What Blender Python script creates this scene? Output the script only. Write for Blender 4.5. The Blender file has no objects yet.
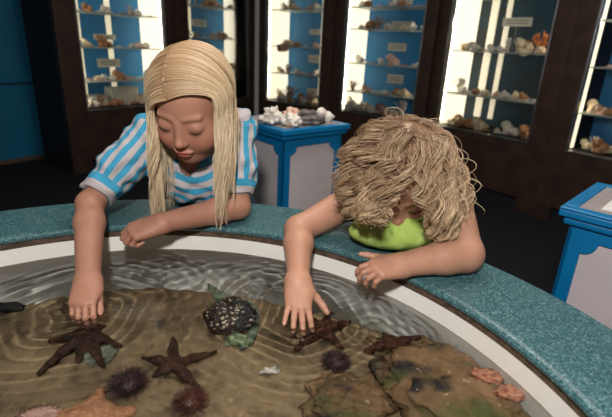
import bpy, math, random
import numpy as np
from mathutils import Vector, Matrix

random.seed(7)
rng = np.random.default_rng(7)
SC = bpy.context.scene
COL = SC.collection
R = math.radians

# ------------------------------------------------------------------ camera
F, TH, RO, CZ = 450.0, R(20.05), R(2.81), 1.07
fw = np.array([0, math.cos(TH), -math.sin(TH)])
r0 = np.array([1.0, 0, 0]); u0 = np.array([0, math.sin(TH), math.cos(TH)])
rt = math.cos(RO) * r0 + math.sin(RO) * u0
up = -math.sin(RO) * r0 + math.cos(RO) * u0
CAM = np.array([0, 0, CZ])
RIM_Z, WATER_Z = 0.65, 0.583
TC = np.array([-0.263, 0.347]); R_OUT, R_IN = 0.838, 0.653


def ray(x, y): return fw * F + (x - 306) * rt - (y - 208.5) * up
def PZ(x, y, z):
    d = ray(x, y); return CAM + d * ((z - CZ) / d[2])
def PY(x, y, Y):
    d = ray(x, y); return CAM + d * (Y / d[1])
def PW(x, y, z):
    """point seen at a pixel through the water surface, at height z below it"""
    d = ray(x, y); d = d / np.linalg.norm(d)
    p = CAM + d * ((WATER_Z - CZ) / d[2]); h = d[:2] / 1.333
    t = np.array([h[0], h[1], -math.sqrt(1 - h @ h)])
    return p + t * ((z - WATER_Z) / t[2])


cam = bpy.data.cameras.new('camera'); camo = bpy.data.objects.new('camera', cam); COL.objects.link(camo)
cam.sensor_width = 36; cam.lens = F / 612 * 36; cam.clip_start = 0.01
M = Matrix.Identity(4)
for i in range(3):
    M[i][0], M[i][1], M[i][2], M[i][3] = rt[i], up[i], -fw[i], CAM[i]
camo.matrix_world = M
cam.dof.use_dof = True; cam.dof.focus_distance = 1.0; cam.dof.aperture_fstop = 4.0
SC.camera = camo

# ------------------------------------------------------------------ materials
def mat(name, col, rough=0.5, metal=0.0, col2=None, nscale=20.0, bump=0.0, bscale=60.0, spec=0.5, emit=None, estr=0.0,
        lo=0.4, hi=0.6, detail=4.0, sss=0.0):
    m = bpy.data.materials.new(name); m.use_nodes = True
    nt = m.node_tree; N = nt.nodes; L = nt.links; b = N['Principled BSDF']
    b.inputs['Roughness'].default_value = rough; b.inputs['Metallic'].default_value = metal
    b.inputs['Specular IOR Level'].default_value = spec
    tc = N.new('ShaderNodeTexCoord')
    no = N.new('ShaderNodeTexNoise'); no.inputs['Scale'].default_value = nscale; no.inputs['Detail'].default_value = detail
    L.new(tc.outputs['Object'], no.inputs['Vector'])
    rp = N.new('ShaderNodeValToRGB'); rp.color_ramp.elements[0].position = lo; rp.color_ramp.elements[1].position = hi
    if col2 is None: col2 = tuple(c * 0.88 for c in col)
    rp.color_ramp.elements[0].color = (*col, 1); rp.color_ramp.elements[1].color = (*col2, 1)
    L.new(no.outputs['Fac'], rp.inputs['Fac']); L.new(rp.outputs['Color'], b.inputs['Base Color'])
    if bump:
        n2 = N.new('ShaderNodeTexNoise'); n2.inputs['Scale'].default_value = bscale; n2.inputs['Detail'].default_value = 5
        L.new(tc.outputs['Object'], n2.inputs['Vector'])
        bp = N.new('ShaderNodeBump'); bp.inputs['Strength'].default_value = bump; bp.inputs['Distance'].default_value = 0.01
        L.new(n2.outputs['Fac'], bp.inputs['Height']); L.new(bp.outputs['Normal'], b.inputs['Normal'])
    if emit:
        b.inputs['Emission Color'].default_value = (*emit, 1); b.inputs['Emission Strength'].default_value = estr
    if sss:
        b.inputs['Subsurface Weight'].default_value = sss
        b.inputs['Subsurface Radius'].default_value = (0.01, 0.004, 0.002); b.inputs['Subsurface Scale'].default_value = 0.5
    return m


def srgb(r, g, b):
    f = lambda c: (c / 255 / 12.92) if c <= 10 else ((c / 255 + 0.055) / 1.055) ** 2.4
    return (f(r), f(g), f(b))


MT = dict(
    carpet=mat('carpet', srgb(40, 42, 46), 0.95, col2=srgb(26, 28, 32), nscale=120, bump=0.4, bscale=300, spec=0.1),
    bluewall=mat('blue_wall_paint', srgb(0, 104, 142), 0.6, col2=srgb(0, 98, 134), nscale=4),
    darkwall=mat('dark_wall_paint', srgb(40, 38, 40), 0.7),
    ceiling=mat('ceiling_paint', srgb(120, 120, 118), 0.9),
    wood=mat('dark_wood', srgb(62, 45, 36), 0.5, col2=srgb(50, 36, 30), nscale=9, bump=0.05, spec=0.3),
    sidewood=mat('black_side_panel', srgb(34, 34, 40), 0.6, spec=0.2),
    cabblue=mat('cabinet_blue_back', srgb(36, 122, 178), 0.6, col2=srgb(32, 112, 166), nscale=3),
    light=mat('side_wall_glow', (1, 1, 1), 0.5, emit=srgb(255, 242, 208), estr=1.25),  # white side wall, the tube light falling on it imitated by emission
    reflglow=mat('reflection_glow', (1, 1, 1), 0.5, emit=srgb(255, 236, 190), estr=0.55),  # dim emission imitating soft vertical reflections, not a lamp
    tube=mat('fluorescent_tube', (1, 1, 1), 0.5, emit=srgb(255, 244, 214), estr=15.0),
    cabdark=mat('cabinet_dark_back', srgb(26, 62, 82), 0.6, col2=srgb(34, 44, 46), nscale=3),
    alu=mat('aluminium_edge', srgb(150, 150, 150), 0.35, metal=1.0),
    card=mat('white_card', srgb(206, 202, 190), 0.7),
    ink=mat('grey_ink', srgb(120, 118, 112), 0.8),
    cream=mat('cream_shell', srgb(238, 222, 190), 0.5, col2=srgb(214, 184, 146), nscale=40),
    tan=mat('tan_shell', srgb(190, 140, 95), 0.5, col2=srgb(140, 95, 62), nscale=50),
    white=mat('white_shell', srgb(236, 230, 220), 0.5, col2=srgb(200, 190, 178), nscale=40),
    pink=mat('pink_shell', srgb(205, 150, 130), 0.5, col2=srgb(230, 200, 180), nscale=60),
    brown=mat('brown_shell', srgb(110, 75, 55), 0.5, col2=srgb(75, 50, 40), nscale=40),
    orange=mat('orange_coral', srgb(220, 140, 70), 0.7, col2=srgb(190, 100, 50), nscale=60),
    liner=mat('white_basin', srgb(247, 244, 238), 0.35, col2=srgb(242, 238, 230), nscale=8),
    edge=mat('brown_core_board', srgb(98, 78, 62), 0.7, col2=srgb(70, 55, 44), nscale=70),
    skirt=mat('dark_blue_laminate', srgb(20, 50, 80), 0.5),
    pedblue=mat('blue_gloss_paint', srgb(10, 116, 172), 0.35, col2=srgb(8, 108, 162), nscale=6),
    pedwhite=mat('lilac_white_panel', srgb(206, 194, 196), 0.6, col2=srgb(198, 186, 188), nscale=5),
    rockgrey=mat('grey_rock', srgb(120, 112, 108), 0.8, col2=srgb(76, 70, 70), nscale=30, bump=0.5, bscale=60),
    star=mat('dark_brown_starfish', srgb(82, 50, 36), 0.55, col2=srgb(50, 30, 24), nscale=60, bump=0.8, bscale=220),
    starred=mat('red_brown_starfish', srgb(96, 52, 36), 0.55, col2=srgb(72, 38, 28), nscale=60, bump=0.8, bscale=220),
    urchin=mat('purple_urchin', srgb(92, 66, 68), 0.5, col2=srgb(62, 46, 52), nscale=80),
    urchinred=mat('red_urchin', srgb(112, 70, 58), 0.5, col2=srgb(78, 48, 44), nscale=80),
    blackcuc=mat('black_sea_cucumber', srgb(26, 22, 24), 0.4, col2=srgb(16, 14, 16), nscale=60, bump=0.6, bscale=200),
    algae=mat('green_algae', srgb(122, 136, 112), 0.7, col2=srgb(88, 104, 84), nscale=60, bump=0.4),
    algaepale=mat('pale_green_crust', srgb(168, 180, 140), 0.8, col2=srgb(120, 140, 104), nscale=110, bump=0.6),
    scallop=mat('pink_striped_scallop', srgb(226, 190, 170), 0.5, col2=srgb(190, 140, 120), nscale=60),
    orangestar=mat('orange_bat_star', srgb(214, 156, 118), 0.6, col2=srgb(190, 130, 94), nscale=120, bump=0.5, bscale=260),
    coralpatch=mat('pink_orange_crust', srgb(226, 160, 128), 0.8, col2=srgb(180, 110, 84), nscale=90, bump=0.8, bscale=160),
    stonegrey=mat('grey_green_stone', srgb(132, 136, 120), 0.8, col2=srgb(100, 104, 92), nscale=50, bump=0.4),
    trouser=mat('dark_denim', srgb(40, 52, 78), 0.9, col2=srgb(32, 42, 64), nscale=200),
    shoe=mat('white_shoe', srgb(200, 200, 205), 0.6),
    lash=mat('brown_lash', srgb(70, 46, 34), 0.7),
    paper=mat('white_paper', srgb(232, 230, 226), 0.6),
    pagegrey=mat('grey_print', srgb(150, 152, 158), 0.6),
    pedtray=mat('grey_tray', srgb(150, 142, 140), 0.7),
)


def speckle_teal():
    m = mat('teal_speckled_counter', srgb(66, 103, 108), 0.32, col2=srgb(48, 84, 90), nscale=220, lo=0.35, hi=0.7)
    nt = m.node_tree; N = nt.nodes; L = nt.links; b = N['Principled BSDF']
    tc = [n for n in N if n.type == 'TEX_COORD'][0]; rp = [n for n in N if n.type == 'VALTORGB'][0]
    v = N.new('ShaderNodeTexVoronoi'); v.inputs['Scale'].default_value = 420
    L.new(tc.outputs['Object'], v.inputs['Vector'])
    sep = N.new('ShaderNodeSeparateColor'); L.new(v.outputs['Color'], sep.inputs[0])
    gt = N.new('ShaderNodeMapRange'); gt.inputs[1].default_value = 0.72; gt.inputs[2].default_value = 0.9
    L.new(sep.outputs[0], gt.inputs[0])
    mx = N.new('ShaderNodeMixRGB'); mx.inputs[2].default_value = (*srgb(108, 140, 142), 1)
    L.new(gt.outputs[0], mx.inputs[0]); L.new(rp.outputs['Color'], mx.inputs[1])
    lt = N.new('ShaderNodeMapRange'); lt.inputs[1].default_value = 0.75; lt.inputs[2].default_value = 0.95
    L.new(sep.outputs[1], lt.inputs[0])
    m2 = N.new('ShaderNodeMixRGB'); m2.inputs[2].default_value = (*srgb(34, 64, 70), 1)
    L.new(lt.outputs[0], m2.inputs[0]); L.new(mx.outputs[0], m2.inputs[1]); L.new(m2.outputs[0], b.inputs['Base Color'])
    return m


def rock_mat(name, cols, scale=7.0):
    """several noise layers: base browns, olive moss patches, near-black patches, pale specks"""
    m = mat(name, cols[0], 0.8, col2=cols[1], nscale=scale, bump=0.9, bscale=38, lo=0.38, hi=0.64, detail=8)
    nt = m.node_tree; N = nt.nodes; L = nt.links; b = N['Principled BSDF']
    tc = [n for n in N if n.type == 'TEX_COORD'][0]; cur = [n for n in N if n.type == 'VALTORGB'][0].outputs['Color']
    for c, sc, lo, hi in cols[2:]:
        no = N.new('ShaderNodeTexNoise'); no.inputs['Scale'].default_value = sc; no.inputs['Detail'].default_value = 6
        L.new(tc.outputs['Object'], no.inputs['Vector'])
        mr = N.new('ShaderNodeMapRange'); mr.inputs[1].default_value = lo; mr.inputs[2].default_value = hi
        L.new(no.outputs['Fac'], mr.inputs[0])
        mx = N.new('ShaderNodeMixRGB'); mx.inputs[2].default_value = (*c, 1)
        L.new(mr.outputs[0], mx.inputs[0]); L.new(cur, mx.inputs[1]); cur = mx.outputs[0]
    L.new(cur, b.inputs['Base Color'])
    return m


MT['teal'] = speckle_teal()
MT['ledge'] = rock_mat('brown_tank_ledge', [srgb(158, 134, 102), srgb(128, 106, 80), (srgb(98, 84, 60), 16, 0.56, 0.68), (srgb(186, 160, 124), 60, 0.68, 0.74)])
MT['boulder'] = rock_mat('mossy_boulder', [srgb(152, 118, 84), srgb(116, 90, 62), (srgb(86, 88, 46), 9, 0.52, 0.64), (srgb(40, 36, 38), 13, 0.52, 0.62),
                                           (srgb(104, 100, 72), 22, 0.62, 0.7), (srgb(206, 180, 150), 90, 0.66, 0.72)], 11)


def abalone_mat():
    m = mat('black_white_barnacled_shell', srgb(34, 26, 26), 0.35, col2=srgb(56, 40, 36), nscale=30, bump=0.8, bscale=120)
    nt = m.node_tree; N = nt.nodes; L = nt.links; b = N['Principled BSDF']
    tc = [n for n in N if n.type == 'TEX_COORD'][0]; cur = [n for n in N if n.type == 'VALTORGB'][0].outputs['Color']
    v = N.new('ShaderNodeTexVoronoi'); v.inputs['Scale'].default_value = 125; L.new(tc.outputs['Object'], v.inputs['Vector'])
    n2 = N.new('ShaderNodeTexNoise'); n2.inputs['Scale'].default_value = 38; L.new(tc.outputs['Object'], n2.inputs['Vector'])
    mr = N.new('ShaderNodeMapRange'); mr.inputs[1].default_value = 0.42; mr.inputs[2].default_value = 0.3
    L.new(v.outputs['Distance'], mr.inputs[0])
    mr2 = N.new('ShaderNodeMapRange'); mr2.inputs[1].default_value = 0.44; mr2.inputs[2].default_value = 0.52
    L.new(n2.outputs['Fac'], mr2.inputs[0])
    mu = N.new('ShaderNodeMath'); mu.operation = 'MULTIPLY'; L.new(mr.outputs[0], mu.inputs[0]); L.new(mr2.outputs[0], mu.inputs[1])
    mx = N.new('ShaderNodeMixRGB'); mx.inputs[2].default_value = (*srgb(214, 198, 176), 1)
    L.new(mu.outputs[0], mx.inputs[0]); L.new(cur, mx.inputs[1]); L.new(mx.outputs[0], b.inputs['Base Color'])
    return m
MT['abalone'] = abalone_mat()


def radial_stripe(name, c1, c2, n, off=(0, 0)):
    m = mat(name, c1, 0.5); nt = m.node_tree; N = nt.nodes; L = nt.links; b = N['Principled BSDF']
    tc = [x for x in N if x.type == 'TEX_COORD'][0]
    sp = N.new('ShaderNodeSeparateXYZ'); L.new(tc.outputs['Object'], sp.inputs[0])
    at = N.new('ShaderNodeMath'); at.operation = 'ARCTAN2'; L.new(sp.outputs[0], at.inputs[0]); L.new(sp.outputs[1], at.inputs[1])
    mu = N.new('ShaderNodeMath'); mu.operation = 'MULTIPLY'; mu.inputs[1].default_value = n; L.new(at.outputs[0], mu.inputs[0])
    si = N.new('ShaderNodeMath'); si.operation = 'SINE'; L.new(mu.outputs[0], si.inputs[0])
    mr = N.new('ShaderNodeMapRange'); mr.inputs[1].default_value = -0.4; mr.inputs[2].default_value = 0.5; L.new(si.outputs[0], mr.inputs[0])
    mx = N.new('ShaderNodeMixRGB'); mx.inputs[1].default_value = (*c1, 1); mx.inputs[2].default_value = (*c2, 1)
    L.new(mr.outputs[0], mx.inputs[0]); L.new(mx.outputs[0], b.inputs['Base Color'])
    return m
MT['scallop'] = radial_stripe('pink_striped_scallop', srgb(230, 200, 184), srgb(176, 122, 108), 30)


def glass_mat(name, refl=0.06, tint=(1, 1, 1)):
    m = bpy.data.materials.new(name); m.use_nodes = True; nt = m.node_tree; N = nt.nodes; L = nt.links
    N.clear(); o = N.new('ShaderNodeOutputMaterial'); t = N.new('ShaderNodeBsdfTransparent'); g = N.new('ShaderNodeBsdfGlossy')
    t.inputs[0].default_value = (*tint, 1); g.inputs['Roughness'].default_value = 0.02
    fr = N.new('ShaderNodeFresnel'); fr.inputs[0].default_value = 1.45
    mx = N.new('ShaderNodeMixShader'); L.new(fr.outputs[0], mx.inputs[0]); L.new(t.outputs[0], mx.inputs[1]); L.new(g.outputs[0], mx.inputs[2])
    L.new(mx.outputs[0], o.inputs[0]); return m
MT['glass'] = glass_mat('clear_glass'); MT['shelfglass'] = glass_mat('greenish_glass', tint=(0.86, 0.93, 0.9))
def frost(m):
    nt = m.node_tree; N = nt.nodes; L = nt.links; o = [n for n in N if n.type == 'OUTPUT_MATERIAL'][0]; s = o.inputs[0].links[0].from_socket
    d = N.new('ShaderNodeBsdfDiffuse'); d.inputs[0].default_value = (0.80, 0.84, 0.80, 1); x = N.new('ShaderNodeMixShader'); x.inputs[0].default_value = 0.45
    L.new(s, x.inputs[1]); L.new(d.outputs[0], x.inputs[2]); L.new(x.outputs[0], o.inputs[0])
frost(MT['shelfglass'])


def water_mat():
    m = bpy.data.materials.new('rippled_water'); m.use_nodes = True; nt = m.node_tree; N = nt.nodes; L = nt.links
    N.clear(); o = N.new('ShaderNodeOutputMaterial')
    rf = N.new('ShaderNodeBsdfRefraction'); rf.inputs['IOR'].default_value = 1.333; rf.inputs['Roughness'].default_value = 0.0
    rf.inputs[0].default_value = (0.985, 1.0, 0.985, 1)
    g = N.new('ShaderNodeBsdfGlossy'); g.inputs['Roughness'].default_value = 0.02
    fr = N.new('ShaderNodeFresnel'); fr.inputs[0].default_value = 1.333
    mx = N.new('ShaderNodeMixShader'); L.new(fr.outputs[0], mx.inputs[0]); L.new(rf.outputs[0], mx.inputs[1]); L.new(g.outputs[0], mx.inputs[2])
    tr = N.new('ShaderNodeBsdfTransparent'); tr.inputs[0].default_value = (0.985, 1.0, 0.985, 1)
    m2 = N.new('ShaderNodeMixShader'); m2.inputs[0].default_value = WATER_T
    L.new(mx.outputs[0], m2.inputs[1]); L.new(tr.outputs[0], m2.inputs[2])
    L.new(m2.outputs[0], o.inputs[0]); return m
WATER_T = 0.0
USE_MNEE = True
RIP = 0.5
MT['water'] = water_mat()


def attr_mat(name, rough, sss=0.0, spec=0.4, bump=0.0, bscale=400, sheen=0.0):
    m = mat(name, (0.5, 0.5, 0.5), rough, spec=spec, sss=sss, bump=bump, bscale=bscale)
    nt = m.node_tree; N = nt.nodes; L = nt.links; b = N['Principled BSDF']
    a = N.new('ShaderNodeAttribute'); a.attribute_name = 'tint'
    rp = [x for x in N if x.type == 'VALTORGB'][0]
    rp.color_ramp.elements[0].color = (1, 1, 1, 1); rp.color_ramp.elements[1].color = (0.9, 0.87, 0.86, 1)
    mx = N.new('ShaderNodeMixRGB'); mx.blend_type = 'MULTIPLY'; mx.inputs[0].default_value = 1
    L.new(a.outputs['Color'], mx.inputs[1]); L.new(rp.outputs['Color'], mx.inputs[2]); L.new(mx.outputs[0], b.inputs['Base Color'])
    return m
MT['skin'] = attr_mat('skin', 0.5, spec=0.35, bump=0.06, bscale=260)
MT['lime'] = mat('lime_top', srgb(188, 210, 122), 0.8, col2=srgb(166, 192, 96), nscale=16, bump=0.35, bscale=26, spec=0.2)


def stripe_mat():
    """blue and grey-white stripes along an attribute that follows the cloth"""
    m = mat('striped_knit', (1, 1, 1), 0.85, bump=0.35, bscale=45, spec=0.15)
    nt = m.node_tree; N = nt.nodes; L = nt.links; b = N['Principled BSDF']
    a = N.new('ShaderNodeAttribute'); a.attribute_name = 'stripe'
    fr = N.new('ShaderNodeMath'); fr.operation = 'FRACT'; L.new(a.outputs['Fac'], fr.inputs[0])
    rp = N.new('ShaderNodeValToRGB'); cr = rp.color_ramp; cr.interpolation = 'CONSTANT'
    cr.elements[0].position = 0; cr.elements[0].color = (*srgb(62, 146, 180), 1)
    cr.elements[1].position = 0.5; cr.elements[1].color = (*srgb(178, 170, 172), 1)
    L.new(fr.outputs[0], rp.inputs[0]); L.new(rp.outputs[0], b.inputs['Base Color'])
    return m
MT['stripes'] = stripe_mat()


def hair_mat(name, c1, c2, root, to=0.45):
    m = mat(name, c1, 0.42, spec=0.45); nt = m.node_tree; N = nt.nodes; L = nt.links; b = N['Principled BSDF']
    g = N.new('ShaderNodeNewGeometry'); rp = [x for x in N if x.type == 'VALTORGB'][0]
    rp.color_ramp.elements[0].position = 0; rp.color_ramp.elements[1].position = 1
    rp.color_ramp.elements[0].color = (*c1, 1); rp.color_ramp.elements[1].color = (*c2, 1)
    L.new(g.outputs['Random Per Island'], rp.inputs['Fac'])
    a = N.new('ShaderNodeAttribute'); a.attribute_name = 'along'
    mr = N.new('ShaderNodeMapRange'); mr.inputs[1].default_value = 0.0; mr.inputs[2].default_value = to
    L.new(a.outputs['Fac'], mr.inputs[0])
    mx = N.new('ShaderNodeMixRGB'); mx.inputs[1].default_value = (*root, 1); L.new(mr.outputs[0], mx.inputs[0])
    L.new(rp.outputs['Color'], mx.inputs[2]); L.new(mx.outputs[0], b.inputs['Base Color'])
    return m
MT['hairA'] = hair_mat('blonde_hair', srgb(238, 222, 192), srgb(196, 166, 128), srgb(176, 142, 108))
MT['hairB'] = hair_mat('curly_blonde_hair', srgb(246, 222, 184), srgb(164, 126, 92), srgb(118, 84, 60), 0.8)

# ------------------------------------------------------------------ mesh builder
WLOC = {}


class MB:
    def __init__(s): s.v = []; s.f = []; s.mi = []

    def add(s, vs, fs, mi=0):
        n = len(s.v); s.v += [tuple(map(float, p)) for p in vs]
        s.f += [tuple(i + n for i in f) for f in fs]; s.mi += [mi] * len(fs); return s

    def hexa(s, p, mi=0):   # 8 corners: bottom ring 0-3, top ring 4-7
        return s.add(p, [(3, 2, 1, 0), (4, 5, 6, 7), (0, 1, 5, 4), (1, 2, 6, 5), (2, 3, 7, 6), (3, 0, 4, 7)], mi)

    def box(s, x0, x1, y0, y1, z0, z1, tf=None, mi=0):
        p = [(x0, y0, z0), (x1, y0, z0), (x1, y1, z0), (x0, y1, z0), (x0, y0, z1), (x1, y0, z1), (x1, y1, z1), (x0, y1, z1)]
        if tf: p = [tf(*q) for q in p]
        return s.hexa(p, mi)

    def lathe(s, prof, n=48, c=(0, 0, 0), closed=False, mi=0, wob=None):
        vs = []; fs = []; m = len(prof)
        for i in range(n):
            a = 2 * math.pi * i / n; w = wob(a) if wob else 1.0
            for (r, z) in prof: vs.append((c[0] + r * w * math.cos(a), c[1] + r * w * math.sin(a), c[2] + z))
        for i in range(n):
            j = (i + 1) % n
            for k in range(m if closed else m - 1):
                l = (k + 1) % m; fs.append((i * m + k, j * m + k, j * m + l, i * m + l))
        return s.add(vs, fs, mi)

    def tube(s, pts, rad, n=8, mi=0, cap=True, flat=1.0):
        pts = [np.array(p, float) for p in pts]
        if not hasattr(rad, '__len__'): rad = [rad] * len(pts)
        vs = []; fs = []
        for i, p in enumerate(pts):
            t = pts[min(i + 1, len(pts) - 1)] - pts[max(i - 1, 0)]; t = t / (np.linalg.norm(t) + 1e-9)
            a = np.array([0, 0, 1.0]) if abs(t[2]) < 0.9 else np.array([1.0, 0, 0])
            u = np.cross(t, a); u /= np.linalg.norm(u); w = np.cross(u, t)
            for k in range(n):
                th = 2 * math.pi * k / n; vs.append(p + rad[i] * (math.cos(th) * u + flat * math.sin(th) * w))
        for i in range(len(pts) - 1):
            for k in range(n):
                l = (k + 1) % n; fs.append((i * n + k, i * n + l, (i + 1) * n + l, (i + 1) * n + k))
        if cap: fs.append(tuple(range(n - 1, -1, -1))); fs.append(tuple(range((len(pts) - 1) * n, len(pts) * n)))
        return s.add(vs, fs, mi)

    def prism(s, poly, z0, z1, tf=None, mi=0):
        n = len(poly); p = [(x, y, z0) for x, y in poly] + [(x, y, z1) for x, y in poly]
        if tf: p = [tf(*q) for q in p]
        return s.add(p, [tuple(range(n - 1, -1, -1)), tuple(range(n, 2 * n))] + [(i, (i + 1) % n, n + (i + 1) % n, n + i) for i in range(n)], mi)

    def build(s, name, m, parent=None, smooth=False, bevel=0.0, label=None, bseg=2, recalc=True):
        me = bpy.data.meshes.new(name); off = WLOC.get(parent.name, Vector((0, 0, 0))) if parent else Vector((0, 0, 0))
        me.from_pydata([(v[0] - off[0], v[1] - off[1], v[2] - off[2]) for v in s.v], [], s.f)
        for mm in (m if isinstance(m, (list, tuple)) else [m]): me.materials.append(MT[mm] if isinstance(mm, str) else mm)
        me.polygons.foreach_set('material_index', s.mi)
        if recalc:
            import bmesh
            b = bmesh.new(); b.from_mesh(me); bmesh.ops.recalc_face_normals(b, faces=b.faces); b.to_mesh(me); b.free()
        if smooth: me.polygons.foreach_set('use_smooth', [True] * len(me.polygons))
        o = bpy.data.objects.new(name, me); COL.objects.link(o)
        if parent: o.parent = parent
        WLOC[o.name] = Vector(off)
        if bevel:
            bv = o.modifiers.new('bevel', 'BEVEL'); bv.width = bevel; bv.segments = bseg; bv.limit_method = 'ANGLE'
        if label: o['label'] = label
        return o


def tag(o, label, cat, group=None, kind=None):
    o['label'] = label; o['category'] = cat
    if group: o['group'] = group
    if kind: o['kind'] = kind
    return o


def struct(o): o['kind'] = 'structure'; return o


def empty(name, loc, label, cat, group=None):
    o = bpy.data.objects.new(name, None); COL.objects.link(o); o.location = loc; o.empty_display_size = 0.05
    WLOC[o.name] = Vector(loc); return tag(o, label, cat, group)


def origin(o, p):
    """move an object's origin to p without moving its mesh"""
    p = Vector(p); o.data.transform(Matrix.Translation(-p)); o.location = p; WLOC[o.name] = p; return o


def copy_tree(o, loc, rot=None, scale=None, parent=None):
    c = o.copy(); COL.objects.link(c); c.parent = parent
    if parent is None:
        c.location = loc
        if rot is not None: c.rotation_euler = rot
        if scale is not None: c.scale = scale
    for ch in o.children: copy_tree(ch, None, parent=c)
    return c


def mesh_np(name, V, Fq, m, parent=None, tri=False, smooth=True):
    me = bpy.data.meshes.new(name); off = WLOC.get(parent.name, Vector((0, 0, 0))) if parent else Vector((0, 0, 0))
    V = np.asarray(V, np.float32) - np.array(off, np.float32); k = Fq.shape[1]
    me.vertices.add(len(V)); me.vertices.foreach_set('co', V.ravel())
    me.loops.add(Fq.size); me.loops.foreach_set('vertex_index', Fq.astype(np.int32).ravel())
    me.polygons.add(len(Fq)); me.polygons.foreach_set('loop_start', np.arange(0, Fq.size, k, dtype=np.int32))
    me.polygons.foreach_set('loop_total', np.full(len(Fq), k, np.int32))
    me.update(calc_edges=True); me.validate()
    if smooth: me.polygons.foreach_set('use_smooth', np.ones(len(me.polygons), bool))
    me.materials.append(MT[m] if isinstance(m, str) else m)
    o = bpy.data.objects.new(name, me); COL.objects.link(o)
    if parent: o.parent = parent
    WLOC[o.name] = Vector(off)
    return o


def set_attr(o, name, vals, color=False):
    a = o.data.attributes.new(name, 'FLOAT_COLOR' if color else 'FLOAT', 'POINT')
    if color: a.data.foreach_set('color', np.concatenate([vals, np.ones((len(vals), 1))], 1).astype(np.float32).ravel())
    else: a.data.foreach_set('value', np.asarray(vals, np.float32))

# ------------------------------------------------------------------ implicit bodies
class SDF:
    """list of rounded cones and ellipsoids blended smoothly, meshed with surface nets"""
    def __init__(s): s.p = []

    def cone(s, a, b, ra, rb, k=0.012, sub=False):
        s.p.append(('c', np.array(a, float), np.array(b, float), float(ra), float(rb), k, sub)); return s

    def ell(s, c, r, rot=None, k=0.012, sub=False):
        s.p.append(('e', np.array(c, float), np.array(r, float), np.eye(3) if rot is None else np.array(rot, float), None, k, sub)); return s

    def half(s, c, n, bound, k=0.002):
        """cut everything on the +n side of c, inside a ball of radius bound"""
        s.p.append(('h', np.array(c, float), np.array(n, float) / np.linalg.norm(n), bound, None, k, True)); return s

    @staticmethod
    def ev(p, X):
        if p[0] == 'c':
            a, b, ra, rb = p[1:5]; ba = b - a; l2 = ba @ ba + 1e-12
            t = np.clip(((X - a) @ ba) / l2, 0, 1)
            return np.linalg.norm(X - a - t[..., None] * ba, axis=-1) - (ra + (rb - ra) * t)
        if p[0] == 'h':
            return np.maximum(-((X - p[1]) @ p[2]), np.linalg.norm(X - p[1], axis=-1) - p[3])
        q = ((X - p[1]) @ p[3]) / p[2]; k0 = np.linalg.norm(q, axis=-1); k1 = np.linalg.norm(q / p[2], axis=-1)
        return k0 * (k0 - 1) / (k1 + 1e-9)

    @staticmethod
    def bb(p):
        if p[0] == 'c': return np.minimum(p[1] - p[3], p[2] - p[4]), np.maximum(p[1] + p[3], p[2] + p[4])
        if p[0] == 'h': return p[1] - p[3], p[1] + p[3]
        e = np.sqrt(((p[3] * p[2]) ** 2).sum(1)); return p[1] - e, p[1] + e

    def mesh(s, res):
        add = [p for p in s.p if not p[6]]
        lo = np.min([s.bb(p)[0] for p in add], 0) - 3 * res - 0.006; hi = np.max([s.bb(p)[1] for p in add], 0) + 3 * res + 0.006
        n = np.ceil((hi - lo) / res).astype(int) + 1
        ax = [lo[i] + res * np.arange(n[i]) for i in range(3)]
        D = np.full(n, 0.04, np.float32)
        for p in s.p:
            a, b = s.bb(p); mg = p[5] + 3 * res
            i0 = np.clip(np.floor((a - mg - lo) / res).astype(int), 0, n); i1 = np.clip(np.ceil((b + mg - lo) / res).astype(int) + 1, 0, n)
            if np.any(i1 <= i0): continue
            X = np.stack(np.meshgrid(*[ax[i][i0[i]:i1[i]] for i in range(3)], indexing='ij'), -1)
            d = s.ev(p, X).astype(np.float32); sl = tuple(slice(i0[i], i1[i]) for i in range(3)); o = D[sl]; k = p[5]
            if p[6]:
                h = np.maximum(k - np.abs(o + d), 0) / k; D[sl] = np.maximum(o, -d) + h * h * k / 4
            else:
                h = np.maximum(k - np.abs(o - d), 0) / k; D[sl] = np.minimum(o, d) - h * h * k / 4
        return surface_nets(D, lo, res)


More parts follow.
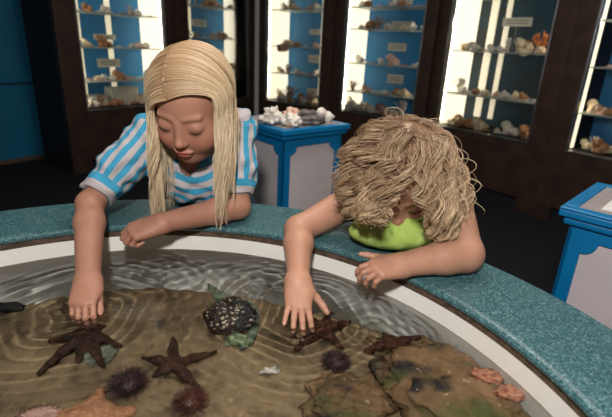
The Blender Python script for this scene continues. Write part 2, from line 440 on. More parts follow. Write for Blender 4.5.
def surface_nets(D, lo, res):
    I = D < 0; n = np.array(D.shape)
    cnt = np.zeros(n - 1, np.int8)
    for dx in (0, 1):
        for dy in (0, 1):
            for dz in (0, 1): cnt += I[dx:n[0] - 1 + dx, dy:n[1] - 1 + dy, dz:n[2] - 1 + dz]
    act = np.argwhere((cnt > 0) & (cnt < 8)); idx = np.full(n - 1, -1, np.int32); idx[tuple(act.T)] = np.arange(len(act))
    acc = np.zeros((len(act), 3)); w = np.zeros(len(act))
    cor = [(0, 0, 0), (1, 0, 0), (0, 1, 0), (1, 1, 0), (0, 0, 1), (1, 0, 1), (0, 1, 1), (1, 1, 1)]
    for i in range(8):
        for j in range(i + 1, 8):
            ci, cj = np.array(cor[i]), np.array(cor[j])
            if abs(ci - cj).sum() != 1: continue
            a = D[tuple((act + ci).T)]; b = D[tuple((act + cj).T)]; m = (a < 0) != (b < 0)
            t = a[m] / (a[m] - b[m]); acc[m] += ci + t[:, None] * (cj - ci); w[m] += 1
    V = lo + res * (act + acc / w[:, None])
    Q = []
    for ax in range(3):
        u, v = (ax + 1) % 3, (ax + 2) % 3
        s0 = [slice(None)] * 3; s1 = [slice(None)] * 3; s0[ax] = slice(0, -1); s1[ax] = slice(1, None)
        A = I[tuple(s0)]; B = I[tuple(s1)]; e = np.argwhere(A != B)
        ok = (e[:, u] > 0) & (e[:, v] > 0) & (e[:, u] < n[u] - 1) & (e[:, v] < n[v] - 1); e = e[ok]
        ins = A[tuple(e.T)]
        def c(du, dv):
            q = e.copy(); q[:, u] -= du; q[:, v] -= dv; return idx[tuple(q.T)]
        q = np.stack([c(1, 1), c(0, 1), c(0, 0), c(1, 0)], 1); q[~ins] = q[~ins][:, ::-1]; Q.append(q)
    Q = np.concatenate(Q); Q = Q[(Q >= 0).all(1)]
    return V, Q


def unit(v): v = np.array(v, float); return v / np.linalg.norm(v)
def rot_about(v, ax, a):
    ax = unit(ax); return v * math.cos(a) + np.cross(ax, v) * math.sin(a) + ax * (ax @ v) * (1 - math.cos(a))


def add_hand(S, w, d, back, L, curl, splay=0.12, thumb=(0.9, 0.35, 0.2), side_sign=1, rwrist=0.02, fat=1.0, fk=0.0025, palm_curl=0.0):
    """w wrist, d pointing direction, back = normal of the back of the hand, thumb on side_sign * (d x back)"""
    d = unit(d); back = unit(back - d * (np.array(back) @ d)); sd = unit(np.cross(d, back)) * side_sign
    W = 0.44 * L; pl = 0.50 * L; nails = []
    offs = [0.36, 0.125, -0.115, -0.34]; reach = [0.97, 1.0, 0.95, 0.86]; ln = [0.42, 0.46, 0.43, 0.34]
    r0 = 0.049 * L * fat
    for i in range(4):
        b = w + d * pl * reach[i] + sd * W * offs[i] - back * 0.012 * L * abs(i - 1.3)
        S.cone(w + sd * W * offs[i] * 0.55 - back * 0.01 * L, b, rwrist * 0.72, r0 * 1.22, k=0.010)
    S.ell(w + d * pl * 0.45 + sd * W * 0.05 - back * 0.02 * L, (W * 0.5, pl * 0.55, 0.085 * L * fat), np.stack([sd, d, back], 1), k=0.01)
    for i in range(4):
        p = w + d * pl * reach[i] + sd * W * offs[i] - back * 0.012 * L * abs(i - 1.3)
        dirv = unit(d + sd * splay * (1.5 - i) / 1.5)
        bn = back; r = r0 * (0.88 if i == 3 else 1.0)
        for j, fr in enumerate((0.46, 0.30, 0.24)):
            ang = curl[i][j]; axn = np.cross(dirv, bn)
            dirv = unit(rot_about(dirv, axn, -ang)); bn = unit(np.cross(axn, dirv))
            q = p + dirv * ln[i] * L * fr
            S.cone(p, q, r, r * 0.9, k=fk if j == 0 else 0.002); p = q; r *= 0.9
        nails.append((p + bn * r * 0.8, r))
    p = w + d * pl * 0.22 + sd * W * 0.30 - back * 0.03 * L
    t1, t2, t3 = thumb
    dv = unit(d * (1 - t1 * 0.5) + sd * t1 - back * t2)
    q = p + dv * 0.25 * L; S.cone(p, q, r0 * 1.6, r0 * 1.2, k=0.010)
    dv2 = unit(dv + d * t3); q2 = q + dv2 * 0.17 * L; S.cone(q, q2, r0 * 1.15, r0 * 1.0, k=0.003)
    dv3 = unit(dv2 + d * t3); q3 = q2 + dv3 * 0.12 * L; S.cone(q2, q3, r0 * 1.0, r0 * 0.82, k=0.003)
    nails.append((q3, r0 * 0.8))
    return nails


class Head:
    """local frame: x = photo right when facing the lens, y = back of the head, z = crown"""
    def __init__(s, c, yaw, pitch, roll, sc):
        A = Matrix.Rotation(yaw, 3, 'Z') @ Matrix.Rotation(roll, 3, 'Y') @ Matrix.Rotation(pitch, 3, 'X')
        s.A = np.array(A); s.c = np.array(c, float); s.s = sc

    def P(s, p): return s.c + s.s * (np.asarray(p, float) @ s.A.T)
    def D(s, v): return np.asarray(v, float) @ s.A.T
    def inv(s, W): return ((np.asarray(W) - s.c) @ s.A) / s.s

    def build(s, S, cheek=1.0):
        e = lambda c, r, k=0.012, sub=False, rx=0.0: S.ell(s.P(c), np.array(r) * s.s, s.A @ np.array(Matrix.Rotation(rx, 3, 'X')), k, sub)
        c = lambda a, b, ra, rb, k=0.012, sub=False: S.cone(s.P(a), s.P(b), ra * s.s, rb * s.s, k, sub)
        e((0, 0.012, 0.045), (0.075, 0.092, 0.078))
        e((0, -0.028, -0.025), (0.060, 0.056, 0.074), 0.03)
        c((0, -0.060, -0.082), (0, -0.060, -0.086), 0.019, 0.018, 0.025)
        for x in (-1, 1):
            e((x * 0.034 * cheek, -0.050, -0.032), (0.029, 0.028, 0.032), 0.03)
            c((x * 0.060, 0.005, -0.04), (x * 0.02, -0.05, -0.085), 0.014, 0.012, 0.025)
        for x in (-1, 1): e((x * 0.031, -0.100, 0.007), (0.018, 0.0165, 0.010), 0.020, True)
        for x in (-1, 1):
            e((x * 0.031, -0.0695, 0.006), (0.0165, 0.0140, 0.0125), 0.008)
            c((x * 0.014, -0.0780, 0.028), (x * 0.043, -0.068, 0.028), 0.003, 0.003, 0.012)
        c((0, -0.078, 0.012), (0, -0.0915, -0.022), 0.0065, 0.0078, 0.014)
        e((0, -0.0950, -0.026), (0.0092, 0.0088, 0.0078), 0.008)
        for x in (-1, 1):
            e((x * 0.0090, -0.0880, -0.0285), (0.0058, 0.0072, 0.0056), 0.005)
            e((x * 0.0055, -0.0965, -0.0365), (0.0030, 0.004, 0.0030), 0.003, True)
        e((0, -0.0840, -0.053), (0.0215, 0.0090, 0.0052), 0.005); e((0, -0.0825, -0.0625), (0.0165, 0.0090, 0.0062), 0.005)
        e((0, -0.0945, -0.0575), (0.019, 0.004, 0.0012), 0.003, True)
        for x in (-1, 1):
            e((x * 0.074, 0.012, -0.004), (0.008, 0.018, 0.030), 0.006); e((x * 0.083, 0.006, 0.0), (0.005, 0.009, 0.017), 0.004, True)

    def tint(s, V, col, base):
        q = s.inv(V)
        def blob(c, r, color, f):
            nonlocal col
            d = np.sqrt((((q - np.array(c)) / np.array(r)) ** 2).sum(1)); w = (np.clip(1.4 - d, 0, 1) * f)[:, None]
            col = col * (1 - w) + np.array(color) * w
        for x in (-1, 1): blob((x * 0.04, -0.078, -0.03), (0.022, 0.03, 0.02), np.array(base) * (1.03, 0.82, 0.80), 0.55)
        blob((0, -0.1, -0.028), (0.012, 0.014, 0.010), np.array(base) * (1.0, 0.8, 0.78), 0.5)
        blob((0, -0.09, -0.0575), (0.020, 0.012, 0.009), srgb(176, 92, 86), 1.0)
        blob((0, -0.092, -0.0575), (0.021, 0.012, 0.0022), srgb(96, 44, 42), 0.9)
        for x in (-1, 1):
            blob((x * 0.031, -0.083, 0.026), (0.017, 0.016, 0.0030), srgb(130, 92, 66), 0.75)
            blob((x * 0.031, -0.084, 0.0115), (0.018, 0.012, 0.0045), np.array(base) * (0.86, 0.74, 0.72), 0.7)
        return col

    def lashes(s, name, parent):
        for x in (-1, 1):
            mb = MB(); yl = lambda t: -0.0695 - 0.0140 * math.sqrt(max(0, 1 - (0.0155 * t / 0.0178) ** 2 - 0.16)) - 0.0006
            ts = np.linspace(-1, 1, 11); zl = lambda t: 0.0008 - 0.0030 * (1 - t * t)
            mb.tube([s.P((x * 0.031 + 0.0155 * t, yl(t), zl(t))) for t in ts], [0.0007 * s.s + 0.0007 * s.s * (1 - abs(t)) for t in ts], 6)
            for t in np.linspace(-0.9, 0.9, 13):
                X = x * 0.031 + 0.0155 * t
                mb.tube([s.P((X, yl(t), zl(t))), s.P((X + 0.0015 * t, yl(t) - 0.003, zl(t) - 0.003)), s.P((X + 0.003 * t, yl(t) - 0.0062, zl(t) - 0.0036))],
                        [0.0005 * s.s, 0.0004 * s.s, 0.0001], 4)
            mb.build(name, 'lash', parent)


def strands(name, P, rad, m, parent, sides=3):
    """P (N,M,3) centre lines, rad (N,M): one mesh of thin tapering tubes"""
    N, Mn, _ = P.shape
    T = np.gradient(P, axis=1); T /= np.linalg.norm(T, axis=2, keepdims=True) + 1e-9
    ref = np.tile(unit([0.3, 0.9, 0.2]), (N, Mn, 1)); U = np.cross(T, ref); U /= np.linalg.norm(U, axis=2, keepdims=True) + 1e-9; Wv = np.cross(T, U)
    V = np.stack([P + rad[..., None] * (math.cos(2 * math.pi * k / sides) * U + math.sin(2 * math.pi * k / sides) * Wv) for k in range(sides)], 2)
    idx = np.arange(N * Mn * sides).reshape(N, Mn, sides); q = []
    for k in range(sides):
        l = (k + 1) % sides
        q.append(np.stack([idx[:, :-1, k], idx[:, :-1, l], idx[:, 1:, l], idx[:, 1:, k]], -1).reshape(-1, 4))
    o = mesh_np(name, V.reshape(-1, 3), np.concatenate(q), m, parent)
    set_attr(o, 'along', np.repeat(np.tile(np.linspace(0, 1, Mn), N), sides))
    return o


def push_out(P, c, A, r):
    q = ((P - c) @ A) / r; k = np.linalg.norm(q, axis=-1, keepdims=True)
    q = np.where(k < 1, q / (k + 1e-9), q); return c + (q * r) @ A.T

# ------------------------------------------------------------------ the two girls
def ease(t): return t * t * (3 - 2 * t)


def cap_grid(H, cc, rad, afn, name_n=(40, 60)):
    na, nb = name_n; V = []; q = []
    for i in range(na + 1):
        a = -1 + 2 * i / na
        for j in range(nb + 1):
            al, be = afn(a, j / nb); V.append(H.P(cc + rad * np.array([math.cos(be) * math.sin(al), -math.sin(be), math.cos(be) * math.cos(al)])))
    for i in range(na):
        for j in range(nb): q.append((i * (nb + 1) + j, (i + 1) * (nb + 1) + j, (i + 1) * (nb + 1) + j + 1, i * (nb + 1) + j + 1))
    return np.array(V), np.array(q)


CC = np.array([0, 0.012, 0.045]); CR = np.array([0.075, 0.092, 0.078])


def skin_mesh(name, S, res, H, base, nails=(), freckle=None):
    V, Q = S.mesh(res); o = mesh_np(name, V, Q, 'skin')
    col = np.tile(np.array(base), (len(V), 1)); col = H.tint(V, col, base)
    for p, r in nails:
        d = np.linalg.norm(V - p, axis=1); w = np.clip(1.3 - d / (r * 0.75), 0, 1)[:, None] * 0.5
        col = col * (1 - w) + np.array(srgb(236, 186, 172)) * w
    set_attr(o, 'tint', col, True); return o


# ---- the older girl, striped top
baseA = srgb(172, 124, 103)
HA = Head((0, 0, 0), R(-7), R(29), R(3), 1.0)
HA.c = PY(178, 130, 0.915) - HA.D((0, -0.086, 0.006))
A = SDF()
shR, shL = np.array([-0.408, 1.135, 0.838]), np.array([-0.185, 1.135, 0.862])
elR, elL = PY(90, 204, 0.968), np.array([-0.168, 1.040, 0.686])
wrR, wrL = PY(88, 281, 0.766), np.array([-0.318, 0.925, 0.682])
nkA = np.array([-0.297, 1.105, 0.850])
HA.build(A)
A.cone(HA.P((0, 0.028, -0.05)), nkA, 0.040, 0.046, 0.025)
A.cone(nkA + (0, 0.02, -0.01), (shR + nkA) / 2 + (0, 0.0, -0.012), 0.045, 0.042, 0.03); A.cone(nkA + (0, 0.02, -0.01), (shL + nkA) / 2 + (0, 0, -0.012), 0.045, 0.042, 0.03)
A.cone((shR + nkA) / 2 + (0, 0, -0.012), shR, 0.042, 0.036, 0.03); A.cone((shL + nkA) / 2 + (0, 0, -0.012), shL, 0.042, 0.036, 0.03)
A.ell((-0.295, 1.125, 0.780), (0.112, 0.066, 0.085), k=0.03); A.ell((-0.292, 1.185, 0.730), (0.105, 0.070, 0.075), k=0.03)
A.cone((-0.292, 1.20, 0.735), (-0.29, 1.37, 0.56), 0.085, 0.09, 0.03)
for sh, el, wr in ((shR, elR, wrR), (shL, elL, wrL)):
    A.cone(sh, el, 0.036, 0.029, 0.02); m = el * 0.72 + wr * 0.28
    A.cone(el, m, 0.0295, 0.031, 0.014); A.cone(m, wr, 0.031, 0.0225, 0.014)
tipA = PZ(85, 317, 0.580)
nailsA = add_hand(A, wrR, unit(tipA - wrR) + np.array([0, -0.30, 0.20]), (0.05, -0.72, 0.7), 0.122,
                  [(R(30), R(34), R(24)), (R(30), R(36), R(24)), (R(32), R(38), R(24)), (R(34), R(40), R(26))], splay=0.03,
                  thumb=(0.22, 0.42, 0.3), side_sign=-1, rwrist=0.0225)
nailsA += add_hand(A, wrL, (-0.90, -0.34, -0.22), (-0.34, -0.44, 0.82), 0.136,
                   [(R(36), R(104), R(56)), (R(38), R(104), R(56)), (R(41), R(104), R(56)), (R(46), R(100), R(50))], splay=0.05,
                   thumb=(0.35, 0.75, 0.5), side_sign=1, rwrist=0.0225, fat=1.08)
girlA = skin_mesh('person', A, 0.0023, HA, baseA, nailsA)
origin(girlA, (-0.29, 1.36, 0.0))
tag(girlA, 'older girl in blue and grey striped top, long straight blonde hair, reaching into the water', 'person')
HA.lashes('eyelash', girlA)

# striped top
S = SDF()
S.ell((-0.295, 1.128, 0.780), (0.122, 0.077, 0.092), k=0.03); S.ell((-0.292, 1.180, 0.734), (0.118, 0.088, 0.080), k=0.03)
S.ell((-0.285, 1.105, 0.735), (0.112, 0.060, 0.066), k=0.03)
S.cone((-0.292, 1.20, 0.74), (-0.29, 1.36, 0.60), 0.095, 0.10, 0.03)
S.cone(nkA + (0, 0.025, -0.012), shR + (0.01, 0, 0.002), 0.053, 0.050, 0.03); S.cone(nkA + (0, 0.025, -0.012), shL + (-0.01, 0, 0.002), 0.053, 0.050, 0.03)
ceR = shR + (elR - shR) * 0.90; ceL = shL + (elL - shL) * 0.86
S.cone(shR, shR + (elR - shR) * 0.5, 0.048, 0.049, 0.025); S.cone(shR + (elR - shR) * 0.5, ceR, 0.048, 0.041, 0.02)
S.cone(shL, shL + (elL - shL) * 0.5, 0.048, 0.048, 0.025); S.cone(shL + (elL - shL) * 0.5, ceL, 0.047, 0.041, 0.02)
S.half(ceR, unit(elR - shR), 0.075, 0.004); S.half(ceL, unit(elL - shL), 0.072, 0.004)
S.half((-0.29, 1.37, 0.58), unit((0, 0.70, -0.72)), 0.2, 0.004)
vpt = PY(190, 177, 1.05)
S.cone(HA.P((0, 0.02, -0.06)), nkA + (0, -0.012, 0.004), 0.055, 0.056, 0.006, True)
S.cone(nkA + (0, -0.055, 0.0), vpt + (0, 0.01, 0.004), 0.050, 0.014, 0.006, True)
V, Q = S.mesh(0.003)
def seg(V, a, b):
    ba = b - a; t = ((V - a) @ ba) / (ba @ ba); d = np.linalg.norm(V - a - np.clip(t, 0, 1)[:, None] * ba, axis=1); return t, d
wob = 0.0022 * (np.sin(V[:, 0] * 95 + 3 * np.sin(V[:, 2] * 60)) + np.sin(V[:, 2] * 120 + 2 * np.sin(V[:, 0] * 70 + V[:, 1] * 40)))
C4 = V[Q].mean(1); lab = np.zeros(len(Q), int); val = [(0.9 * V[:, 2] - 0.45 * V[:, 1]) / 0.029 + 40 + 0.25 * np.sin(V[:, 0] * 40)]
stripe = val[0][Q]
for sh, ce, el in ((shR, ceR, elR), (shL, ceL, elL)):
    u = unit(el - sh); e1 = unit(np.cross(u, (0.2, -1.0, 0.3))); e2 = np.cross(u, e1); side = -1 if sh is shR else 1
    t, d = seg(C4, sh, el); tv, _ = seg(V, sh, el); X = V - sh; ph = (np.arctan2(X @ e1, X @ -e2) / (2 * math.pi))[Q]
    ph = np.where((ph.max(1) - ph.min(1) > 0.5)[:, None] & (ph < 0), ph + 1, ph) * 11 + 60
    on = (d < 0.060) & (t > 0.0) & (side * (C4[:, 0] - (sh[0] - side * 0.030)) > 0)
    tc = np.linalg.norm(ce - sh) / np.linalg.norm(el - sh)
    stripe = np.where(on[:, None], ph, stripe)
    stripe = np.where((on & (t > tc - 0.17))[:, None], (80.0 + (tv - tc) / 0.17)[Q], stripe)
N_ = np.zeros_like(V); o = mesh_np('striped_top', V, Q, 'stripes')
nn = np.zeros(len(V) * 3, np.float32); o.data.vertices.foreach_get('normal', nn); V2 = V + nn.reshape(-1, 3) * wob[:, None]
bpy.data.meshes.remove(o.data); o = mesh_np('striped_top', V2, Q, 'stripes', girlA); at_ = o.data.attributes.new('stripe', 'FLOAT', 'CORNER'); at_.data.foreach_set('value', stripe.astype(np.float32).ravel())

# jeans and shoes
def lower_body(parent, pel, knee_y, ank_y, yawv, hipw, sc, jm, names=('jeans', 'shoe')):
    J = SDF(); f = unit((*yawv, 0)); sd = np.array([-f[1], f[0], 0])
    J.ell(pel, np.array([0.115, 0.095, 0.10]) * sc, np.stack([sd, f, (0, 0, 1)], 1), k=0.03)
    for s in (-1, 1):
        hp = np.array(pel) + sd * s * hipw; kn = np.array([hp[0], hp[1], pel[2] * 0.52]) + f * knee_y; an = np.array([hp[0], hp[1], 0.07]) + f * ank_y
        J.cone(hp, kn, 0.070 * sc, 0.050 * sc, 0.03); J.cone(kn, an, 0.050 * sc, 0.040 * sc, 0.02)
    V, Q = J.mesh(0.008); mesh_np(names[0], V, Q, jm, parent)
    for s in (-1, 1):
        hp = np.array(pel) + sd * s * hipw; an = np.array([hp[0], hp[1], 0.0]) + f * ank_y
        K = SDF(); K.cone(an + (0, 0, 0.034) - f * -0.02, an + (0, 0, 0.030) - f * 0.10, 0.034, 0.029, 0.01); K.cone(an + (0, 0, 0.04), an + (0, 0, 0.085), 0.038, 0.036, 0.02)
        K.half(an + (0, 0, 0.003), (0, 0, -1), 0.2)
        V, Q = K.mesh(0.005); mesh_np(names[1], V, Q, 'shoe', parent)
lower_body(girlA, (-0.29, 1.385, 0.545), -0.01, 0.02, (0.0, 1.0), 0.058, 1.0, 'trouser')

# long straight hair: scalp layer + strands parted on the crown that fall to the chest
def hair_long(H, parent, N=3800):
    g = np.random.default_rng(3); a0 = R(-20)
    bt = {-1: R(44), 1: R(35)}; HL = R(69)
    side = np.where(g.random(N) < 0.46, -1, 1)
    b0 = HL - R(138) * g.random(N) ** 1.25
    ar = a0 + side * R(75) * g.random(N) ** 2.2
    ae = np.where(side < 0, -R(96) - R(10) * g.random(N), R(96) + R(12) * g.random(N))
    lift = 0.007 + 0.009 * g.random(N)
    btv = np.where(side < 0, bt[-1], bt[1]); M1, M2 = 12, 16
    P = np.zeros((N, M1 + M2, 3))
    for i in range(M1):
        s = i / (M1 - 1); al = ar + (ae - ar) * s
        pr = np.clip(np.abs(al - a0) / R(90), 0, 1) ** 1.9
        lim = HL + (btv - HL) * pr
        be = np.where(b0 > R(0), np.minimum(b0, HL) / HL * lim, b0 - R(12) * s)
        d = np.stack([np.cos(be) * np.sin(al), -np.sin(be), np.cos(be) * np.cos(al)], 1)
        P[:, i] = CC + d * (CR + lift[:, None] * (0.55 + 0.6 * s))
    P[:, :M1] = H.P(P[:, :M1]); X = P[:, M1 - 1].copy(); Vd = P[:, M1 - 1] - P[:, M1 - 2]; Vd /= np.linalg.norm(Vd, axis=1, keepdims=True)
    cid = (np.where(side < 0, 0, 1) * 60 + np.floor((b0 - R(-80)) / R(150) * 16).astype(int) * 3 + g.integers(0, 3, N)); cl_len = (0.62 + 0.50 * g.random(200))[cid]
    front = b0 > R(-5)
    fl = np.where(front, 0.15 + 0.12 * g.random(N), 0.10 + 0.10 * g.random(N)); fl = np.where(side > 0, fl - 0.030, fl + 0.010) * cl_len
    G = np.array([0, 0.0, -1.0]); c, rr = H.P(CC), CR + 0.006
    jit = g.normal(0, 0.10, (N, 3)); jit[:, 2] = 0
    for i in range(M2):
        Vd = Vd * 0.66 + G * 0.34 + jit * 0.16; Vd /= np.linalg.norm(Vd, axis=1, keepdims=True)
        X = X + Vd * (fl / M2)[:, None]; X = push_out(X, c, H.A, rr * H.s)
        X = push_out(X, H.P((0, -0.025, -0.03)), H.A, np.array([0.068, 0.058, 0.085]) * H.s)
        P[:, M1 + i] = X
    # gather into locks towards the tips
    for k in np.unique(cid):
        m = cid == k
        if m.sum() < 4: continue
        mean = P[m].mean(0)
        ph = g.random() * 6; am = 0.006 + 0.009 * g.random()
        for i in range(M1, M1 + M2):
            t = (i - M1 + 1) / M2; w = 0.86 * t ** 0.7
            P[m, i, :2] += (mean[i, :2] - P[m, i, :2]) * w
            P[m, i, 0] += am * math.sin(ph + 5 * t) * t; P[m, i, 1] += am * math.cos(ph + 4 * t) * t
    Mt = M1 + M2; prof = np.concatenate([np.full(M1, 1.0), np.linspace(1, 0.25, M2)])
    rad = (0.0006 + 0.0007 * g.random(N))[:, None] * prof[None]
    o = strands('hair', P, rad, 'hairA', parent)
    def af(a, t):
        al = a0 + a * R(112); pr = min(1, abs(al - a0) / R(90)) ** 1.9; lim = HL - R(1.5) + ((bt[-1] if a < 0 else bt[1]) - HL) * pr
        return al, lim + (R(-88) - lim) * t
    V, q = cap_grid(H, CC, CR + 0.0065, af); c_ = mesh_np('scalp_hair', V, q, 'hairA', o); set_attr(c_, 'along', np.full(len(V), 0.25))
    return o
hair_long(HA, girlA)

# ---- the younger girl, lime top
baseB = srgb(184, 136, 112)
HB = Head((0, 0, 0), R(-4), R(44), R(0), 0.97)
HB.c = PY(399, 178, 0.935)
B = SDF()
bsR, bsL = np.array([0.100, 1.030, 0.712]), np.array([0.335, 0.985, 0.752])
beR, beL = np.array([-0.014, 0.945, 0.672]), np.array([0.322, 0.822, 0.690])
bwR, bwL = PY(298, 281, 0.775), np.array([0.188, 0.785, 0.676])
nkB = np.array([0.215, 0.985, 0.775])
HB.build(B, 1.08)
B.cone(HB.P((0, 0.03, -0.05)), nkB, 0.038, 0.042, 0.025)
B.cone(nkB, bsR + (0.02, 0, 0.004), 0.042, 0.040, 0.03); B.cone(nkB, bsL + (-0.02, 0, 0.0), 0.042, 0.042, 0.03)
B.ell((0.215, 0.982, 0.724), (0.112, 0.080, 0.060), k=0.03)
B.cone((0.225, 1.02, 0.74), (0.33, 1.20, 0.56), 0.088, 0.095, 0.04)
B.cone(bsR, beR, 0.040, 0.031, 0.02); B.cone(bsL, beL, 0.041, 0.036, 0.02)
m = beR * 0.7 + bwR * 0.3; B.cone(beR, m, 0.031, 0.0305, 0.016); B.cone(m, bwR, 0.0305, 0.0215, 0.016)
m = beL * 0.7 + bwL * 0.3; B.cone(beL, m, 0.035, 0.033, 0.016); B.cone(m, bwL, 0.033, 0.0235, 0.016)
tipB = PZ(298, 323, 0.584)
nailsB = add_hand(B, bwR, unit(tipB - bwR) + np.array([0, -0.16, 0.10]), (0.0, -0.72, 0.7), 0.116,
                  [(R(12), R(20), R(14)), (R(6), R(18), R(14)), (R(4), R(16), R(14)), (R(-6), R(10), R(10))], splay=0.20,
                  thumb=(0.75, 0.35, 0.25), side_sign=-1, rwrist=0.0235, fat=1.12)
nailsB += add_hand(B, bwL, (-0.90, -0.42, 0.02), (-0.15, -0.45, 0.88), 0.112,
                   [(R(30), R(42), R(30)), (R(34), R(44), R(32)), (R(38), R(46), R(32)), (R(42), R(48), R(32))], splay=0.16,
                   thumb=(0.62, 0.10, 0.3), side_sign=1, rwrist=0.0225, fat=1.12)
girlB = skin_mesh('person', B, 0.0023, HB, baseB, nailsB)
origin(girlB, (0.34, 1.22, 0.0))
tag(girlB, 'younger girl in lime green sleeveless top with curly blonde hair, leaning on the tank rim', 'person')
HB.lashes('eyelash', girlB)

S = SDF()
S.ell((0.215, 0.978, 0.722), (0.120, 0.090, 0.068), k=0.03); S.ell((0.195, 0.925, 0.688), (0.100, 0.060, 0.036), k=0.03)
S.cone((0.225, 1.02, 0.742), (0.33, 1.20, 0.585), 0.096, 0.106, 0.04)
S.cone(nkB + (-0.045, 0.03, -0.01), bsR + (0.055, 0.0, -0.005), 0.040, 0.036, 0.02); S.cone(nkB + (0.045, 0.02, -0.01), bsL + (-0.055, 0, -0.005), 0.040, 0.036, 0.02)
S.half((0.334, 1.21, 0.56), unit((0.4, 0.62, -0.68)), 0.25, 0.004)
S.cone(HB.P((0, 0.02, -0.06)), nkB + (0, -0.03, 0.0), 0.055, 0.056, 0.006, True)
S.cone(bsR + (-0.02, 0, 0.0), bsR + (0.0, -0.06, -0.03), 0.055, 0.05, 0.006, True); S.cone(bsL + (0.02, 0, 0), bsL + (0.01, -0.06, -0.03), 0.052, 0.048, 0.006, True)
V, Q = S.mesh(0.003)
V[:, 2] += 0.0007 * np.sin(V[:, 0] * 130 + 3 * np.sin(V[:, 2] * 90)); V[:, 1] += 0.001 * np.sin(V[:, 2] * 150 + 3 * np.sin(V[:, 0] * 60))
mesh_np('lime_top', V, Q, 'lime', girlB)
lower_body(girlB, (0.335, 1.215, 0.50), -0.01, 0.01, (0.45, 0.89), 0.052, 0.92, 'trouser', ('leggings', 'shoe'))


